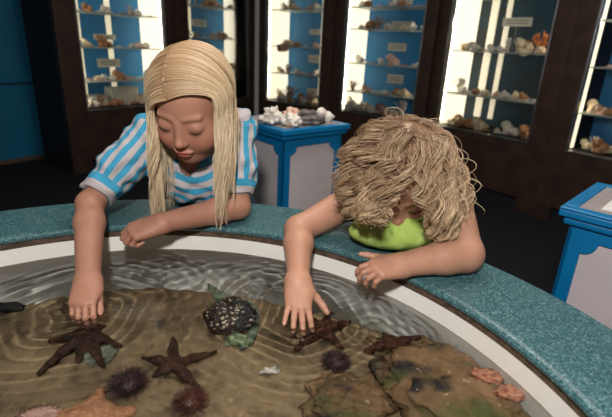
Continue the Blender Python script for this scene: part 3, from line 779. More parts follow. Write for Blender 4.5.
def hair_curly(H, parent, N=4600):
    g = np.random.default_rng(11); K = 125
    def dirs(n):
        out = []
        while len(out) < n:
            v = g.normal(size=3); v /= np.linalg.norm(v)
            if v[2] < -0.35: continue
            if v[1] < -0.30 and v[2] < 0.30: continue         # leave the face free
            out.append(v)
        return np.array(out)
    kd = dirs(K); rd = dirs(N); cl = np.argmax(rd @ kd.T, 1)
    cr_ = unit((0.0, 0.45, 0.9))                              # the whorl the hair grows away from
    n = rd / CR; n /= np.linalg.norm(n, axis=1, keepdims=True)
    fl = rd - (rd @ cr_)[:, None] * cr_; fl /= np.linalg.norm(fl, axis=1, keepdims=True) + 1e-6
    X = H.P(CC + rd * (CR + 0.004)); n = H.D(n); fl = H.D(fl)
    Mn = 26; Ln = (0.105 + 0.055 * g.random(K))[cl] * (0.85 + 0.3 * g.random(N)); Ln = np.minimum(Ln, np.maximum(0.030, (X[:, 2] - 0.742) * 1.25 + 0.03))
    kj = g.normal(0, 0.35, (K, 3))[cl]
    up_ = np.clip((rd @ cr_), 0, 1)[:, None]; Vd = n * (0.55 - 0.45 * up_) + fl * (0.55 + 0.4 * up_) + kj * 0.55; Vd /= np.linalg.norm(Vd, axis=1, keepdims=True)
    fr_ = (rd[:, 1] < -0.10)[:, None]; Vd = Vd + np.where(fr_, np.sign(rd[:, :1]) * 0.75, 0) * H.D((1.0, 0.1, 0)); Vd /= np.linalg.norm(Vd, axis=1, keepdims=True)
    P = np.zeros((N, Mn, 3)); P[:, 0] = X; G = np.array([0, -0.06, -1.0])
    lift = (0.004 + 0.024 * g.random(K))[cl] * (0.6 + 0.6 * g.random(N))
    c = H.P(CC)
    for i in range(1, Mn):
        t = i / Mn
        Vd = Vd * 0.84 + G * 0.17 + kj * 0.03; Vd /= np.linalg.norm(Vd, axis=1, keepdims=True)
        X = X + Vd * (Ln / Mn)[:, None]
        q = ((X - c) @ H.A) / (CR * H.s + (lift * min(1, 3 * t))[:, None]); k_ = np.linalg.norm(q, axis=1, keepdims=True)
        q = np.where(k_ < 1, q / k_, q); X = c + (q * (CR * H.s + (lift * min(1, 3 * t))[:, None])) @ H.A.T
        X[:, 2] = np.maximum(X[:, 2], 0.705 )
        P[:, i] = X
    mean = np.zeros((K, Mn, 3))
    for k in range(K):
        if (cl == k).any(): mean[k] = P[cl == k].mean(0)
    tt = np.linspace(0, 1, Mn)
    w = (0.74 * tt ** 0.6)[None, :, None]; P = P + (mean[cl] - P) * w
    T = np.gradient(P, axis=1); T /= np.linalg.norm(T, axis=2, keepdims=True) + 1e-9
    ref = np.tile(unit([0.2, 0.3, 0.9]), (N, Mn, 1)); U = np.cross(T, ref); U /= np.linalg.norm(U, axis=2, keepdims=True) + 1e-9; Wv = np.cross(T, U)
    am = (0.011 + 0.012 * g.random(K))[cl]; om = (2 * math.pi * (1.2 + 1.2 * g.random(K)))[cl]; ph = (6.28 * g.random(K))[cl] + g.normal(0, 0.28, N)
    ang = om[:, None] * tt[None] + ph[:, None]; ramp = am[:, None] * np.minimum(1, 2.2 * tt)[None]
    P = P + ramp[..., None] * (np.cos(ang)[..., None] * U + np.sin(ang)[..., None] * Wv)
    fz = g.random(N) < 0.16; P[fz] += (g.normal(0, 0.016, (fz.sum(), 1, 3)) * tt[None, :, None])
    L_ = H.inv(P); m_ = (L_[..., 1] < -0.045) & (L_[..., 2] < 0.125) & (np.abs(L_[..., 0]) < 0.10); ps_ = 0.040 * np.clip((0.125 - L_[..., 2]) / 0.05, 0, 1)
    L_[..., 0] = np.where(m_, np.sign(L_[:, 6:7, 0] - 0.004) * (ps_ + (1 - ps_ / 0.10) * np.abs(L_[..., 0])), L_[..., 0]); P = H.P(L_)
    zm = 1.070 - np.interp(P[..., 0], [0.06, 0.13, 0.19, 0.27], [0.372, 0.384, 0.405, 0.432]) * P[..., 1] + 0.012 * g.random((N, 1)) * np.interp(tt, [0, 1], [0.3, 1])[None]; P[..., 2] = np.where(P[..., 2] < zm, zm + (P[..., 2] - zm) * 0.3, P[..., 2])
    q = ((P - c) @ H.A) / (CR * H.s + 0.003); k_ = np.linalg.norm(q, axis=2, keepdims=True); q = np.where(k_ < 1, q / (k_ + 1e-9), q); P = c + (q * (CR * H.s + 0.003)) @ H.A.T
    rad = (0.0005 + 0.0007 * g.random(N))[:, None] * np.linspace(1, 0.35, Mn)[None]
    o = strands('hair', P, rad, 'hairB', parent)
    def af(a, t):
        al = a * R(115); lim = R(52) * (1 - 0.75 * min(1, abs(al) / R(95)) ** 1.3); return al, lim + (R(-88) - lim) * t
    V, q = cap_grid(H, CC, CR + 0.004, af); c_ = mesh_np('scalp_hair', V, q, 'hairB', o); set_attr(c_, 'along', np.full(len(V), 0.2))
    return o
hair_curly(HB, girlB)

# ------------------------------------------------------------------ room
from mathutils import noise as mn
def nz(x, y, z=0.0, s=1.0): return mn.noise(Vector((x * s, y * s, z * s)))
def poly_slab(poly, z0, z1): return MB().prism(poly, z0, z1)
struct(poly_slab([(-5, -2.5), (4.5, -2.5), (4.5, 6.5), (-5, 6.5)], -0.08, 0.0).build('floor', 'carpet'))
struct(poly_slab([(-5, -2.5), (4.5, -2.5), (4.5, 6.5), (-5, 6.5)], 2.6, 2.68).build('ceiling', 'ceiling'))
wb = PZ(62, 155, 0)[:2]; wd = unit(wb - PZ(0, 165, 0)[:2]); wn = np.array([-wd[1], wd[0]])
def wtf(u, d, z): p = wb + wd * u + wn * d; return (p[0], p[1], z)
struct(MB().box(-5.0, 2.0, 0.0, 0.12, 0.0, 2.6, wtf).build('wall_left', 'bluewall'))
struct(MB().box(-5.0, 2.0, -0.012, -0.0005, 0.0, 0.035, wtf).build('baseboard_left', 'edge'))
def plane_hit(x, y, p, U):
    d = ray(x, y); n = np.array([-U[1], U[0], 0]); t = (n[:2] @ (np.array(p)[:2] - CAM[:2])) / (n @ d); return CAM + d * t
zt = plane_hit(30, 83, wb, wd)[2]
struct(MB().box(-5.0, 2.0, -0.006, -0.0005, zt - 0.012, zt + 0.012, wtf).build('trim_1', mat('blue_groove', srgb(0, 52, 84), 0.6)))

# ------------------------------------------------------------------ specimens (one of each kind, copied onto the shelves)
def fan_shell(name, m, r=0.03, h=0.014, ribs=14):
    mb = MB(); na, nr = 57, 7; vs = []; fs = []
    for i in range(na):
        a = -1.15 + 2.3 * i / (na - 1)
        for j in range(nr):
            t = j / (nr - 1); rr = r * t * (1 + 0.03 * math.cos(a * ribs * 2.4)); rib = 1 + 0.10 * math.cos(a * ribs * 2.4)
            vs.append((rr * math.sin(a), -rr * math.cos(a) + r * 0.5, h * math.sin(math.pi * (0.12 + 0.80 * t)) * math.cos(a * 0.95) * rib + 0.001))
    for i in range(na - 1):
        for j in range(nr - 1): fs.append((i * nr + j, (i + 1) * nr + j, (i + 1) * nr + j + 1, i * nr + j + 1))
    mb.add(vs, fs); o = mb.build(name, m, smooth=True)
    so = o.modifiers.new('thick', 'SOLIDIFY'); so.thickness = 0.002; return o


def whelk(name, m, L=0.06):
    mb = MB(); vs = []; fs = []; nt_, nc = 90, 10
    for i in range(nt_):
        t = i / (nt_ - 1); th = t * 5.2 * 2 * math.pi; g = math.exp(2.6 * (t - 1)); rr = 0.30 * L * g; tr = 0.30 * L * g
        cx, cy, cz = rr * math.cos(th), rr * math.sin(th), L * (1 - g) * 0.95
        for k in range(nc):
            a = 2 * math.pi * k / nc; q = rr + tr * math.cos(a)
            vs.append((cz - L * 0.4 + tr * 1.15 * math.sin(a), q * math.cos(th), q * math.sin(th) + 0.28 * L))
    for i in range(nt_ - 1):
        for k in range(nc): l = (k + 1) % nc; fs.append((i * nc + k, i * nc + l, (i + 1) * nc + l, (i + 1) * nc + k))
    fs.append(tuple(range((nt_ - 1) * nc, nt_ * nc)))
    mb.add(vs, fs); return mb.build(name, m, smooth=True)


def lump(name, m, r=(0.03, 0.025, 0.02), amp=0.35, seed=0, fr=60, parent=None, n=20, base=True):
    mb = MB(); vs = []; fs = []
    for i in range(n + 1):
        th = math.pi * i / n
        for j in range(2 * n):
            ph = math.pi * j / n; d = Vector((math.sin(th) * math.cos(ph), math.sin(th) * math.sin(ph), math.cos(th)))
            k = 1 + amp * (mn.noise(d * 1.7 + Vector((seed, 0, 0))) + 0.5 * mn.noise(d * 4.1 + Vector((0, seed, 0))) + 0.3 * mn.noise(d * 9 + Vector((0, 0, seed))))
            z = d.z * r[2] * k + r[2] * 0.8
            vs.append((d.x * r[0] * k, d.y * r[1] * k, max(z, 0.0) if base else d.z * r[2] * k))
    for i in range(n):
        for j in range(2 * n): l = (j + 1) % (2 * n); fs.append((i * 2 * n + j, (i + 1) * 2 * n + j, (i + 1) * 2 * n + l, i * 2 * n + l))
    mb.add(vs, fs); return mb.build(name, m, smooth=True, parent=parent)


def branch_coral(name, m, H=0.10, n=5, seed=1):
    g = random.Random(seed); mb = MB()
    def grow(p, d, L, r, k):
        q = p + d * L; mb.tube([p, (p + q) / 2 + Vector((g.uniform(-.1, .1), 0, 0)) * L, q], [r, r * 0.85, r * 0.7], 6)
        if k:
            for s in range(g.choice((2, 2, 3))):
                e = (d + Vector((g.uniform(-0.7, 0.7), g.uniform(-0.25, 0.25), 0.25))).normalized(); grow(q, e, L * g.uniform(0.6, 0.9), r * 0.7, k - 1)
    for i in range(n): grow(Vector((0, 0, -0.002)), Vector((-0.5 + i / max(1, n - 1), g.uniform(-.2, .2), 1)).normalized(), H * 0.36, H * 0.055, 2)
    mb.lathe([(0.0, 0.0), (H * 0.16, 0.0), (H * 0.12, H * 0.05), (0, H * 0.07)], 16)
    return mb.build(name, m, smooth=True)


PROTO = {}
def proto(kind, m):
    key = (kind, m)
    if key not in PROTO:
        o = {'scallop_shell': lambda: fan_shell('scallop_shell', m), 'whelk_shell': lambda: whelk('whelk_shell', m),
             'coral_lump': lambda: lump('coral_lump', m, amp=0.7, seed=len(PROTO)), 'coral_branch': lambda: branch_coral('coral_branch', m, seed=len(PROTO) + 2),
             'conch_shell': lambda: whelk('conch_shell', m, 0.085)}[kind]()
        PROTO[key] = [o, False]
    return PROTO[key]
def specimen(kind, m, loc, rot, sc, label, group):
    P = proto(kind, m)
    if not P[1]: o = P[0]; P[1] = True; o.location = loc; o.rotation_euler = rot; o.scale = (sc,) * 3
    else: o = copy_tree(P[0], loc, rot, (sc,) * 3)
    tag(o, label, {'scallop_shell': 'shell', 'whelk_shell': 'shell', 'conch_shell': 'shell'}.get(kind, 'coral'), group); return o


KN = {'scallop_shell': 'scallop shell', 'whelk_shell': 'spiral shell', 'conch_shell': 'conch shell', 'coral_lump': 'coral lump', 'coral_branch': 'branching coral'}
MN = {'cream': 'cream', 'white': 'white', 'tan': 'tan', 'pink': 'pinkish', 'brown': 'brown', 'orange': 'orange'}
ORD = ['first', 'second', 'third', 'fourth', 'fifth', 'sixth']
SHN = ['floor', 'lowest glass shelf', 'second glass shelf up', 'third glass shelf up', 'fourth glass shelf up']


def display_cabinet(ci, PL, PR, eL, eR, shelves, lights, refl_strips, cards, zg=0.5, fill=1.0):
    U = unit(PR - PL); Nn = np.array([-U[1], U[0]]); W = float(np.linalg.norm(PR - PL)); g = random.Random(20 + ci)
    def tf(u, d, z): p = PL + U * u + Nn * d; return (p[0], p[1], z)
    root = empty('display_cabinet', tf(W / 2, 0.2, 0), ['dark wood cabinet beside the blue wall, shells on lit shelves, first from the left',
        'dark wood glass cabinet behind the older girl\'s head, second from the left', 'dark wood glass cabinet directly above the shell pedestal, third from the left',
        'dark wood glass cabinet behind the curly haired girl with many label cards, fourth from left', 'dark wood glass cabinet with orange coral inside, fifth from the left',
        'dark wood glass cabinet at the right edge behind the pedestal with paper, sixth from left'][ci], 'cabinet', 'shell display cabinets along the walls')
    zt, dp = 2.0, 0.38
    fr = MB()
    fr.box(-eL + 0.002, -0.012, -0.02, 0.03, 0, 2.2, tf); fr.box(W + 0.012, W + eR - 0.002, -0.02, 0.03, 0, 2.2, tf)
    fr.box(-0.012, W + 0.012, -0.02, 0.03, 0.10, zg - 0.012, tf); fr.box(-0.012, W + 0.012, -0.02, 0.03, zt, 2.2, tf)
    fr.build('frame', 'wood', root, bevel=0.004)
    MB().box(-0.012, W + 0.012, 0.0, 0.03, 0, 0.098, tf).build('plinth', 'sidewood', root)
    ed = MB(); e = 0.012
    ed.box(-e, 0, -0.026, 0.02, zg - e, zt, tf); ed.box(W, W + e, -0.026, 0.02, zg - e, zt, tf); ed.box(0, W, -0.024, 0.02, zg - e, zg, tf)
    ed.build('metal_edging', 'alu', root, bevel=0.002)
    MB().box(0.0005, W - 0.0005, 0.002, 0.007, zg + 0.0005, zt - 0.001, tf).build('glass_pane', 'glass', root)
    ca = MB(); iL, iR = -0.03, W + 0.03
    ca.box(iL - 0.02, iL, 0.031, dp, 0.1, 2.2, tf); ca.box(iR, iR + 0.02, 0.031, dp, 0.1, 2.2, tf)
    ca.box(-eL + 0.002, iL - 0.021, 0.031, 0.5, 0, 2.2, tf, 0) if ci == 0 else None
    ca.box(iL, iR, 0.031, dp, zg - 0.03, zg - 0.002, tf); ca.box(iL, iR, 0.031, dp, zt, zt + 0.03, tf)
    ca.build('carcass', 'sidewood', root)
    MB().box(iL, iR, dp, dp + 0.02, zg - 0.03, zt + 0.03, tf).build('back_panel', 'cabdark' if ci == 4 else 'cabblue', root)
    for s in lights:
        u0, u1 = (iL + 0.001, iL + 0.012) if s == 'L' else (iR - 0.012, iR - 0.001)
        MB().box(u0, u1, 0.045, dp - 0.01 if ci != 5 else 0.12, zg + 0.002, zt - 0.01, tf).build('glowing_side_wall', 'light', root)  # tube-lit side wall, its brightness put in as emission
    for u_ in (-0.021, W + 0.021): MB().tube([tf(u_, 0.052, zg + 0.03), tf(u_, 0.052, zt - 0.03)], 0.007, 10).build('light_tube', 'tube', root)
    for u, w in refl_strips: MB().box(u - w / 2, u + w / 2, dp - 0.010, dp - 0.001, zg + 0.06, zt - 0.01, tf).build('reflection_strip', 'reflglow', root)  # glowing strips on the back panel stand in for reflections
    for z in shelves: MB().box(iL + 0.014, iR - 0.014, 0.03, dp - 0.012, z - 0.008, z, tf).build('shelf', 'shelfglass', root)
    base = math.atan2(U[1], U[0])
    for si, z in enumerate([zg - 0.002] + list(shelves)):
        if z > 1.6: continue
        sh = 'floor' if si == 0 else SHN[si]
        u = 0.05
        while u < W - 0.03:
            r = g.random()
            kind = 'scallop_shell' if r < 0.34 else 'whelk_shell' if r < 0.62 else 'coral_lump' if r < 0.86 else 'conch_shell' if r < 0.93 else 'coral_branch'
            m = g.choice({'coral_branch': ['tan', 'white'], 'coral_lump': ['white', 'cream', 'white', 'tan']}.get(kind, ['cream', 'white', 'white', 'pink', 'cream', 'tan']))
            sc = g.uniform(0.85, 1.45) * (1.3 if si == 0 else 1.0)
            specimen(kind, m, tf(u, g.uniform(0.09, 0.2), z + 0.0005), (0, 0, base + g.uniform(-1, 1)), sc,
                     f'small {MN[m]} {KN[kind]} on {sh}, {ORD[ci]} display cabinet from left',
                     f'{MN[m]} {KN[kind]}s on the {sh}, {ORD[ci]} cabinet')
            u += g.uniform(0.05, 0.085) / fill
    for n_, (x, y, wpx, hpx) in enumerate(cards):
        c = plane_hit(x, y, tf(0, 0.26, 0), U); uu = (c[:2] - PL) @ U; pp = 450 / np.linalg.norm(c - CAM); w, h = wpx / pp, hpx / pp
        z = min([q for q in [zg] + list(shelves)], key=lambda q: abs(q - (c[2] - h / 2)) + (9 if q > c[2] else 0))
        z0, z1 = c[2] - h / 2, c[2] + h / 2
        k = MB().box(uu - w / 2, uu + w / 2, 0.26, 0.264, z0, z1, tf).build('label_card', 'card')
        t2 = MB()
        for r_ in range(2): t2.box(uu - w * 0.36, uu + w * 0.36, 0.2575, 0.2595, z0 + h * (0.32 + 0.3 * r_), z0 + h * (0.42 + 0.3 * r_), tf)
        t2.box(uu - 0.004, uu + 0.004, 0.265, 0.2665, z, z1 - 0.002, tf)
        origin(k, tf(uu, 0.262, z0)); t2.build('printed_lines', 'ink', k)
        tag(k, f'white label card in the {ORD[ci]} display cabinet from the left, {["topmost", "second from top", "third from top", "fourth from top"][n_]}', 'label card', f'label cards in the {ORD[ci]} cabinet')


c1l, c2r = PZ(87, 110, 0.5)[:2], PZ(247, 97, 0.5)[:2]; Uw = unit(c2r - c1l)
c1r, c2l = plane_hit(164, 50, c1l, Uw)[:2], plane_hit(188, 50, c1l, Uw)[:2]
c3l, c3r = PZ(266.5, 99.5, 0.5)[:2], PZ(319, 107, 0.5)[:2]
c4l, c4r = PZ(341, 110, 0.5)[:2], PZ(412, 121, 0.5)[:2]
c5l, c5r = PZ(438, 124.5, 0.5)[:2], PZ(528, 142, 0.5)[:2]
c6l = PZ(568, 150, 0.5)[:2]; c6r = c6l + unit(c5r - c5l) * 0.78
hw = lambda a, b: float(np.linalg.norm(a - b)) / 2
W1 = float(np.linalg.norm(c1r - c1l)); W2 = float(np.linalg.norm(c2r - c2l)); W3 = float(np.linalg.norm(c3r - c3l)); W5 = float(np.linalg.norm(c5r - c5l))
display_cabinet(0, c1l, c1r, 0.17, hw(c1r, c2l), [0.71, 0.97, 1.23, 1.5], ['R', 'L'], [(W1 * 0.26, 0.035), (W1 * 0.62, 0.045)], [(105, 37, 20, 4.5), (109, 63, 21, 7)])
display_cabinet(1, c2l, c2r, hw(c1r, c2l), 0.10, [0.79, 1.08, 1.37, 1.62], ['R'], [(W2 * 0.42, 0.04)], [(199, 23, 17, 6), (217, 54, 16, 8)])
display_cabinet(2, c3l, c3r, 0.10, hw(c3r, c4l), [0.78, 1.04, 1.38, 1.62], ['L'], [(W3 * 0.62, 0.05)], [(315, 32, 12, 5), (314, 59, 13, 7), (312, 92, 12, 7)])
display_cabinet(3, c4l, c4r, hw(c3r, c4l), hw(c4r, c5l), [0.68, 0.93, 1.22, 1.4], ['L'], [], [(403, 1, 19, 5), (400, 26, 19, 8), (397, 47, 19, 7), (395, 79, 17, 8)])
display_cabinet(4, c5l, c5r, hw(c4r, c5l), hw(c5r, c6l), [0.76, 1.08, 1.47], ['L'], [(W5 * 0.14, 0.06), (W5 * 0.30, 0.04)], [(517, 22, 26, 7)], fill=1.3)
display_cabinet(5, c6l, c6r, hw(c5r, c6l), 0.12, [0.74, 1.02, 1.29], ['L'], [], [], fill=1.2)
Uc = unit(c5r - c5l)
oc = plane_hit(541, 48, c5l + np.array([-Uc[1], Uc[0]]) * 0.18, Uc)
specimen('coral_branch', 'orange', (oc[0], oc[1], 1.081), (0, 0, math.atan2(Uc[1], Uc[0])), 1.7, 'orange fan of branching coral on the middle shelf of the fifth cabinet', None)
oc = plane_hit(527, 52, c5l + np.array([-Uc[1], Uc[0]]) * 0.10, Uc)
specimen('conch_shell', 'cream', (oc[0], oc[1], 1.081), (0, 0, 0.4), 1.3, 'large cream conch shell beside the orange coral fan in the fifth cabinet', None)
oc = plane_hit(301, 38, c3l + np.array([0.55, 0.83]) * 0.15, unit(c3r - c3l))
specimen('conch_shell', 'pink', (plane_hit(288, 38, c3l + np.array([0.4, 0.6]) * 0.2, unit(c3r - c3l))[0], plane_hit(288, 38, c3l + np.array([0.4, 0.6]) * 0.2, unit(c3r - c3l))[1], 1.041), (0, -1.2, 0.5), 1.4,
         'large pinkish conch shell standing upright on a shelf of the third cabinet', None)
# flat white boxes at the bottom of the first cabinet
for (x, y, wpx, hpx, lb) in ((100, 104, 26, 4, 'low flat white box, lower of two stacked in the first cabinet'), (102, 100, 20, 4, 'low flat white box, upper of two stacked in the first cabinet'),
                             (131, 93, 26, 14, 'taller grey white box on the floor of the first cabinet')):
    Nn = np.array([-Uw[1], Uw[0]]); b0 = c1l + Nn * 0.13; c = plane_hit(x, y, b0, Uw); pp = 450 / np.linalg.norm(c - CAM); uu = (c[:2] - c1l) @ Uw; w, h = wpx / pp, hpx / pp
    z0 = 0.4985 if y != 100 else 0.4985 + 4 / pp + 0.001
    def btf(u, d, z): p = c1l + Uw * u + Nn * d; return (p[0], p[1], z)
    k = MB().box(uu - w / 2, uu + w / 2, 0.215, 0.345, z0, z0 + h, btf); o = k.build('specimen_box', 'card', bevel=0.003); origin(o, btf(uu, 0.28, z0))
    tag(o, lb, 'box', 'white boxes in the first cabinet')

# ------------------------------------------------------------------ pedestals
def pedestal(corner, U, V_, w, d, zt, label, tray=False):
    """corner = front corner of the top slab (plan), U and V_ the two plan directions along its edges"""
    def tf(u, v, z): p = corner + U * u + V_ * v; return (p[0], p[1], z)
    root = empty('pedestal', tf(w / 2, d / 2, 0), label, 'pedestal', 'blue and white display pedestals'); i = 0.024
    t = MB(); t.box(0, w, 0, d, zt - 0.022, zt - (0.006 if tray else 0), tf)
    if tray:
        t.box(0, w, 0, 0.03, zt - 0.006, zt, tf); t.box(0, w, d - 0.03, d, zt - 0.006, zt, tf); t.box(0, 0.03, 0.03, d - 0.03, zt - 0.006, zt, tf); t.box(w - 0.03, w, 0.03, d - 0.03, zt - 0.006, zt, tf)
    t.build('top_slab', 'pedblue', root, bevel=0.004)
    MB().box(0.010, w - 0.010, 0.010, d - 0.010, zt - 0.042, zt - 0.0225, tf).build('cornice', 'pedblue', root, bevel=0.006)
    MB().box(0.016 if tray else 0.03, w - 0.03, 0.03, d - 0.03, zt - 0.006 if tray else zt, zt - 0.003 if tray else zt + 0.002, tf).build('display_tray', 'pedtray', root)
    MB().box(i + 0.008, w - i - 0.008, i + 0.008, d - i - 0.008, 0.0, zt - 0.0425, tf).build('panel_core', 'pedwhite', root)
    H0, H1 = 0.0, zt - 0.0425
    for f in range(4):
        L = (w if f % 2 == 0 else d) - 2 * i
        def g(u, o, z, f=f):
            if f == 0: return tf(i + u, i + 0.0075 - o, z)
            if f == 1: return tf(w - i - 0.0075 + o, i + u, z)
            if f == 2: return tf(w - i - u, d - i - 0.0075 + o, z)
            return tf(i + 0.0075 - o, d - i - u, z)
        b, r = 0.034, 0.032; x0, x1, z0, z1 = b, L - b, H0 + b + 0.03, H1 - b + 0.004; inn = []; out = []
        for (cx, cz, a0) in ((x0, z0, 90), (x1, z0, 180), (x1, z1, 270), (x0, z1, 0)):
            for k in range(9):
                a = R(a0 - 90 * k / 8); inn.append((cx + r * math.cos(a), cz + r * math.sin(a)))
        for (cx, cz) in ((0, H0), (L, H0), (L, H1), (0, H1)): out += [(cx, cz)] * 9
        n = len(inn); vs = [g(u, 0.0075, z) for u, z in inn] + [g(u, 0.0075, z) for u, z in out] + [g(u, 0.0, z) for u, z in inn] + [g(u, 0.0, z) for u, z in out]; fs = []
        for k in range(n):
            l = (k + 1) % n
            fs += [(k, l, n + l, n + k), (2 * n + k, 2 * n + l, l, k)] + ([(n + k, n + l, 3 * n + l, 3 * n + k)] if out[k] != out[l] else [])
        MB().add(vs, fs).build('fret_frame', 'pedblue', root)
    return root, tf


pc, pr = PZ(283, 131, 0.765)[:2], PZ(351, 124, 0.765)[:2]
Up = unit(pr - pc); Vp = np.array([-Up[1], Up[0]]); pw = float(np.linalg.norm(pr - pc))
_, ptf = pedestal(pc, Up, Vp, pw, pw, 0.765, 'blue and white pedestal covered with corals and rocks, between the two girls')
qc, qr = PZ(560, 206, 0.75)[:2], PZ(612, 219, 0.75)[:2]
Uq = unit(qr - qc); Vq = np.array([-Uq[1], Uq[0]])
_, qtf = pedestal(qc, Uq, Vq, 0.32, 0.32, 0.75, 'blue and white pedestal holding white papers, at the right edge of the photo', True)
# things on the pedestals
def on_ped(name, mk, u, v, tf, zt, rot, label, cat):
    o = mk(); o.name = name; o.location = tf(u, v, zt); o.rotation_euler = (0, 0, rot); tag(o, label, cat); return o
zt = 0.7675
ang = math.atan2(Up[1], Up[0])
on_ped('rock', lambda: lump('rock', 'rockgrey', (0.078, 0.036, 0.018), 0.35, 3), pw * 0.53, 0.062, ptf, zt, ang + 0.1, 'flat dark grey rock at the front of the coral pedestal', 'rock')
on_ped('coral_lump', lambda: lump('coral_lump', 'white', (0.030, 0.030, 0.024), 0.8, 5, n=26), pw * 0.25, 0.06, ptf, zt, 0, 'white knobbly coral left of the grey rock on the pedestal', 'coral')
on_ped('coral_lump', lambda: lump('coral_lump', 'white', (0.040, 0.034, 0.030), 0.9, 8, n=26), 0.05, 0.135, ptf, zt, 0.4, 'large white lumpy coral on the pedestal beside the striped shoulder', 'coral')
on_ped('coral_lump', lambda: lump('coral_lump', 'pink', (0.036, 0.034, 0.027), 0.7, 12, n=26), pw * 0.42, 0.145, ptf, zt, 0.9, 'pinkish grey coral chunk behind the grey rock on the pedestal', 'coral')
on_ped('scallop_shell', lambda: fan_shell('scallop_shell', 'pink', 0.034, 0.018), 0.085, 0.045, ptf, zt, 0.5, 'pinkish fan shell lying on the front corner of the coral pedestal', 'shell')
on_ped('conch_shell', lambda: whelk('conch_shell', 'white', 0.07), pw * 0.82, 0.075, ptf, zt, 0.6, 'small white conch at the right end of the coral pedestal', 'shell')
on_ped('rock', lambda: lump('rock', 'rockgrey', (0.045, 0.038, 0.022), 0.5, 17), pw * 0.72, 0.17, ptf, zt, 0.2, 'rounded grey rock at the back of the coral pedestal', 'rock')
on_ped('coral_branch', lambda: branch_coral('coral_branch', 'white', 0.06, 5, 9), pw * 0.25, 0.19, ptf, zt, 0.2, 'white branching coral at the back of the coral pedestal', 'coral')
pp_ = MB(); pp_.box(0.07, 0.26, 0.06, 0.26, 0.7475, 0.7505, qtf); o = pp_.build('paper_sheet', 'paper'); origin(o, qtf(0.16, 0.16, 0.7475))
bl = MB()
for k in range(4): bl.box(0.10, 0.23, 0.085 + 0.014 * k, 0.090 + 0.014 * k, 0.7506, 0.7509, qtf)
bl.box(0.10, 0.23, 0.16, 0.24, 0.7506, 0.7509, qtf); bl.build('printed_block', 'pagegrey', o)
tag(o, 'white printed sheet lying in the tray of the right pedestal', 'paper')

# ------------------------------------------------------------------ touch tank
tx, ty = TC
tank = empty('touch_tank', (tx, ty, 0), 'round white touch tank with a teal speckled counter rim', 'tank')
MB().lathe([(R_IN - 0.002, 0.634), (R_IN - 0.006, 0.639), (R_IN - 0.006, 0.644), (R_IN - 0.002, 0.6485), (R_IN + 0.005, 0.65), (R_OUT - 0.006, 0.65), (R_OUT, 0.645), (R_OUT, 0.634)],
           220, (tx, ty, 0), closed=True).build('counter_top', 'teal', tank, smooth=False, bevel=0.0)
MB().lathe([(R_IN + 0.001, 0.6195), (R_IN + 0.001, 0.6338), (R_OUT - 0.004, 0.6338), (R_OUT - 0.004, 0.6195)], 200, (tx, ty, 0), closed=True).build('core_board', 'edge', tank)
MB().lathe([(0, 0.330), (R_IN - 0.05, 0.330), (R_IN - 0.012, 0.345), (R_IN + 0.001, 0.38), (R_IN + 0.001, 0.6193), (R_IN + 0.022, 0.6193), (R_IN + 0.022, 0.31), (0, 0.31)], 200, (tx, ty, 0)).build('basin', 'liner', tank, smooth=True).modifiers.new('e', 'EDGE_SPLIT').split_angle = R(40)
MB().lathe([(R_OUT - 0.05, 0.08), (R_OUT - 0.05, 0.6193), (R_OUT - 0.07, 0.6193), (R_OUT - 0.07, 0.08)], 160, (tx, ty, 0), closed=True).build('skirt', 'skirt', tank)
MB().lathe([(R_OUT - 0.11, 0.0), (R_OUT - 0.11, 0.0798), (0, 0.0798), (0, 0.0)], 120, (tx, ty, 0)).build('toe_kick', 'sidewood', tank)
MB().lathe([(0, 0.08), (0.35, 0.08), (0.35, 0.3098), (0, 0.3098)], 60, (tx, ty, 0)).build('stand', 'sidewood', tank)

# rock ledge that fills the middle of the basin
def ledge_z(x, y): return 0.495 + 0.006 * nz(x, y, 1, 9) + 0.0035 * nz(x, y, 3, 26) + 0.0015 * nz(x, y, 5, 70)
def ledge_r(a):
    base = 0.545 + 0.012 * nz(math.cos(a) * 3, math.sin(a) * 3, 7)
    dv = math.atan2(math.sin(a - 0.60), math.cos(a - 0.60)); return base + 0.085 * math.exp(-(dv / 0.30) ** 2)
vs = []; fs = []; NA, NR = 420, 90
for i in range(NA):
    a = 2 * math.pi * i / NA; Rr = ledge_r(a)
    for j in range(NR + 6):
        if j <= NR: t = j / NR; r = Rr * (0.02 + 0.98 * t); x, y = tx + r * math.cos(a), ty + r * math.sin(a); z = ledge_z(x, y) - 0.012 * max(0, (t - 0.965) / 0.035) ** 2
        else: k = (j - NR) / 5; r = Rr * (1 - 0.03 * k) + 0.004 * nz(a * 9, k * 3, 2); x, y = tx + r * math.cos(a), ty + r * math.sin(a); z = ledge_z(x, y) - 0.012 - (0.147 * k)
        vs.append((x, y, max(z, 0.3305)))
m = NR + 6
for i in range(NA):
    j = (i + 1) % NA
    for k in range(m - 1): fs.append((i * m + k, j * m + k, j * m + k + 1, i * m + k + 1))
fs.append(tuple(i * m for i in range(NA)))
lg = MB().add(vs, fs).build('rock_ledge', 'ledge', smooth=True); origin(lg, (tx, ty, 0.331))
tag(lg, 'wide flat brown rock ledge under the water in the middle of the tank', 'rock')

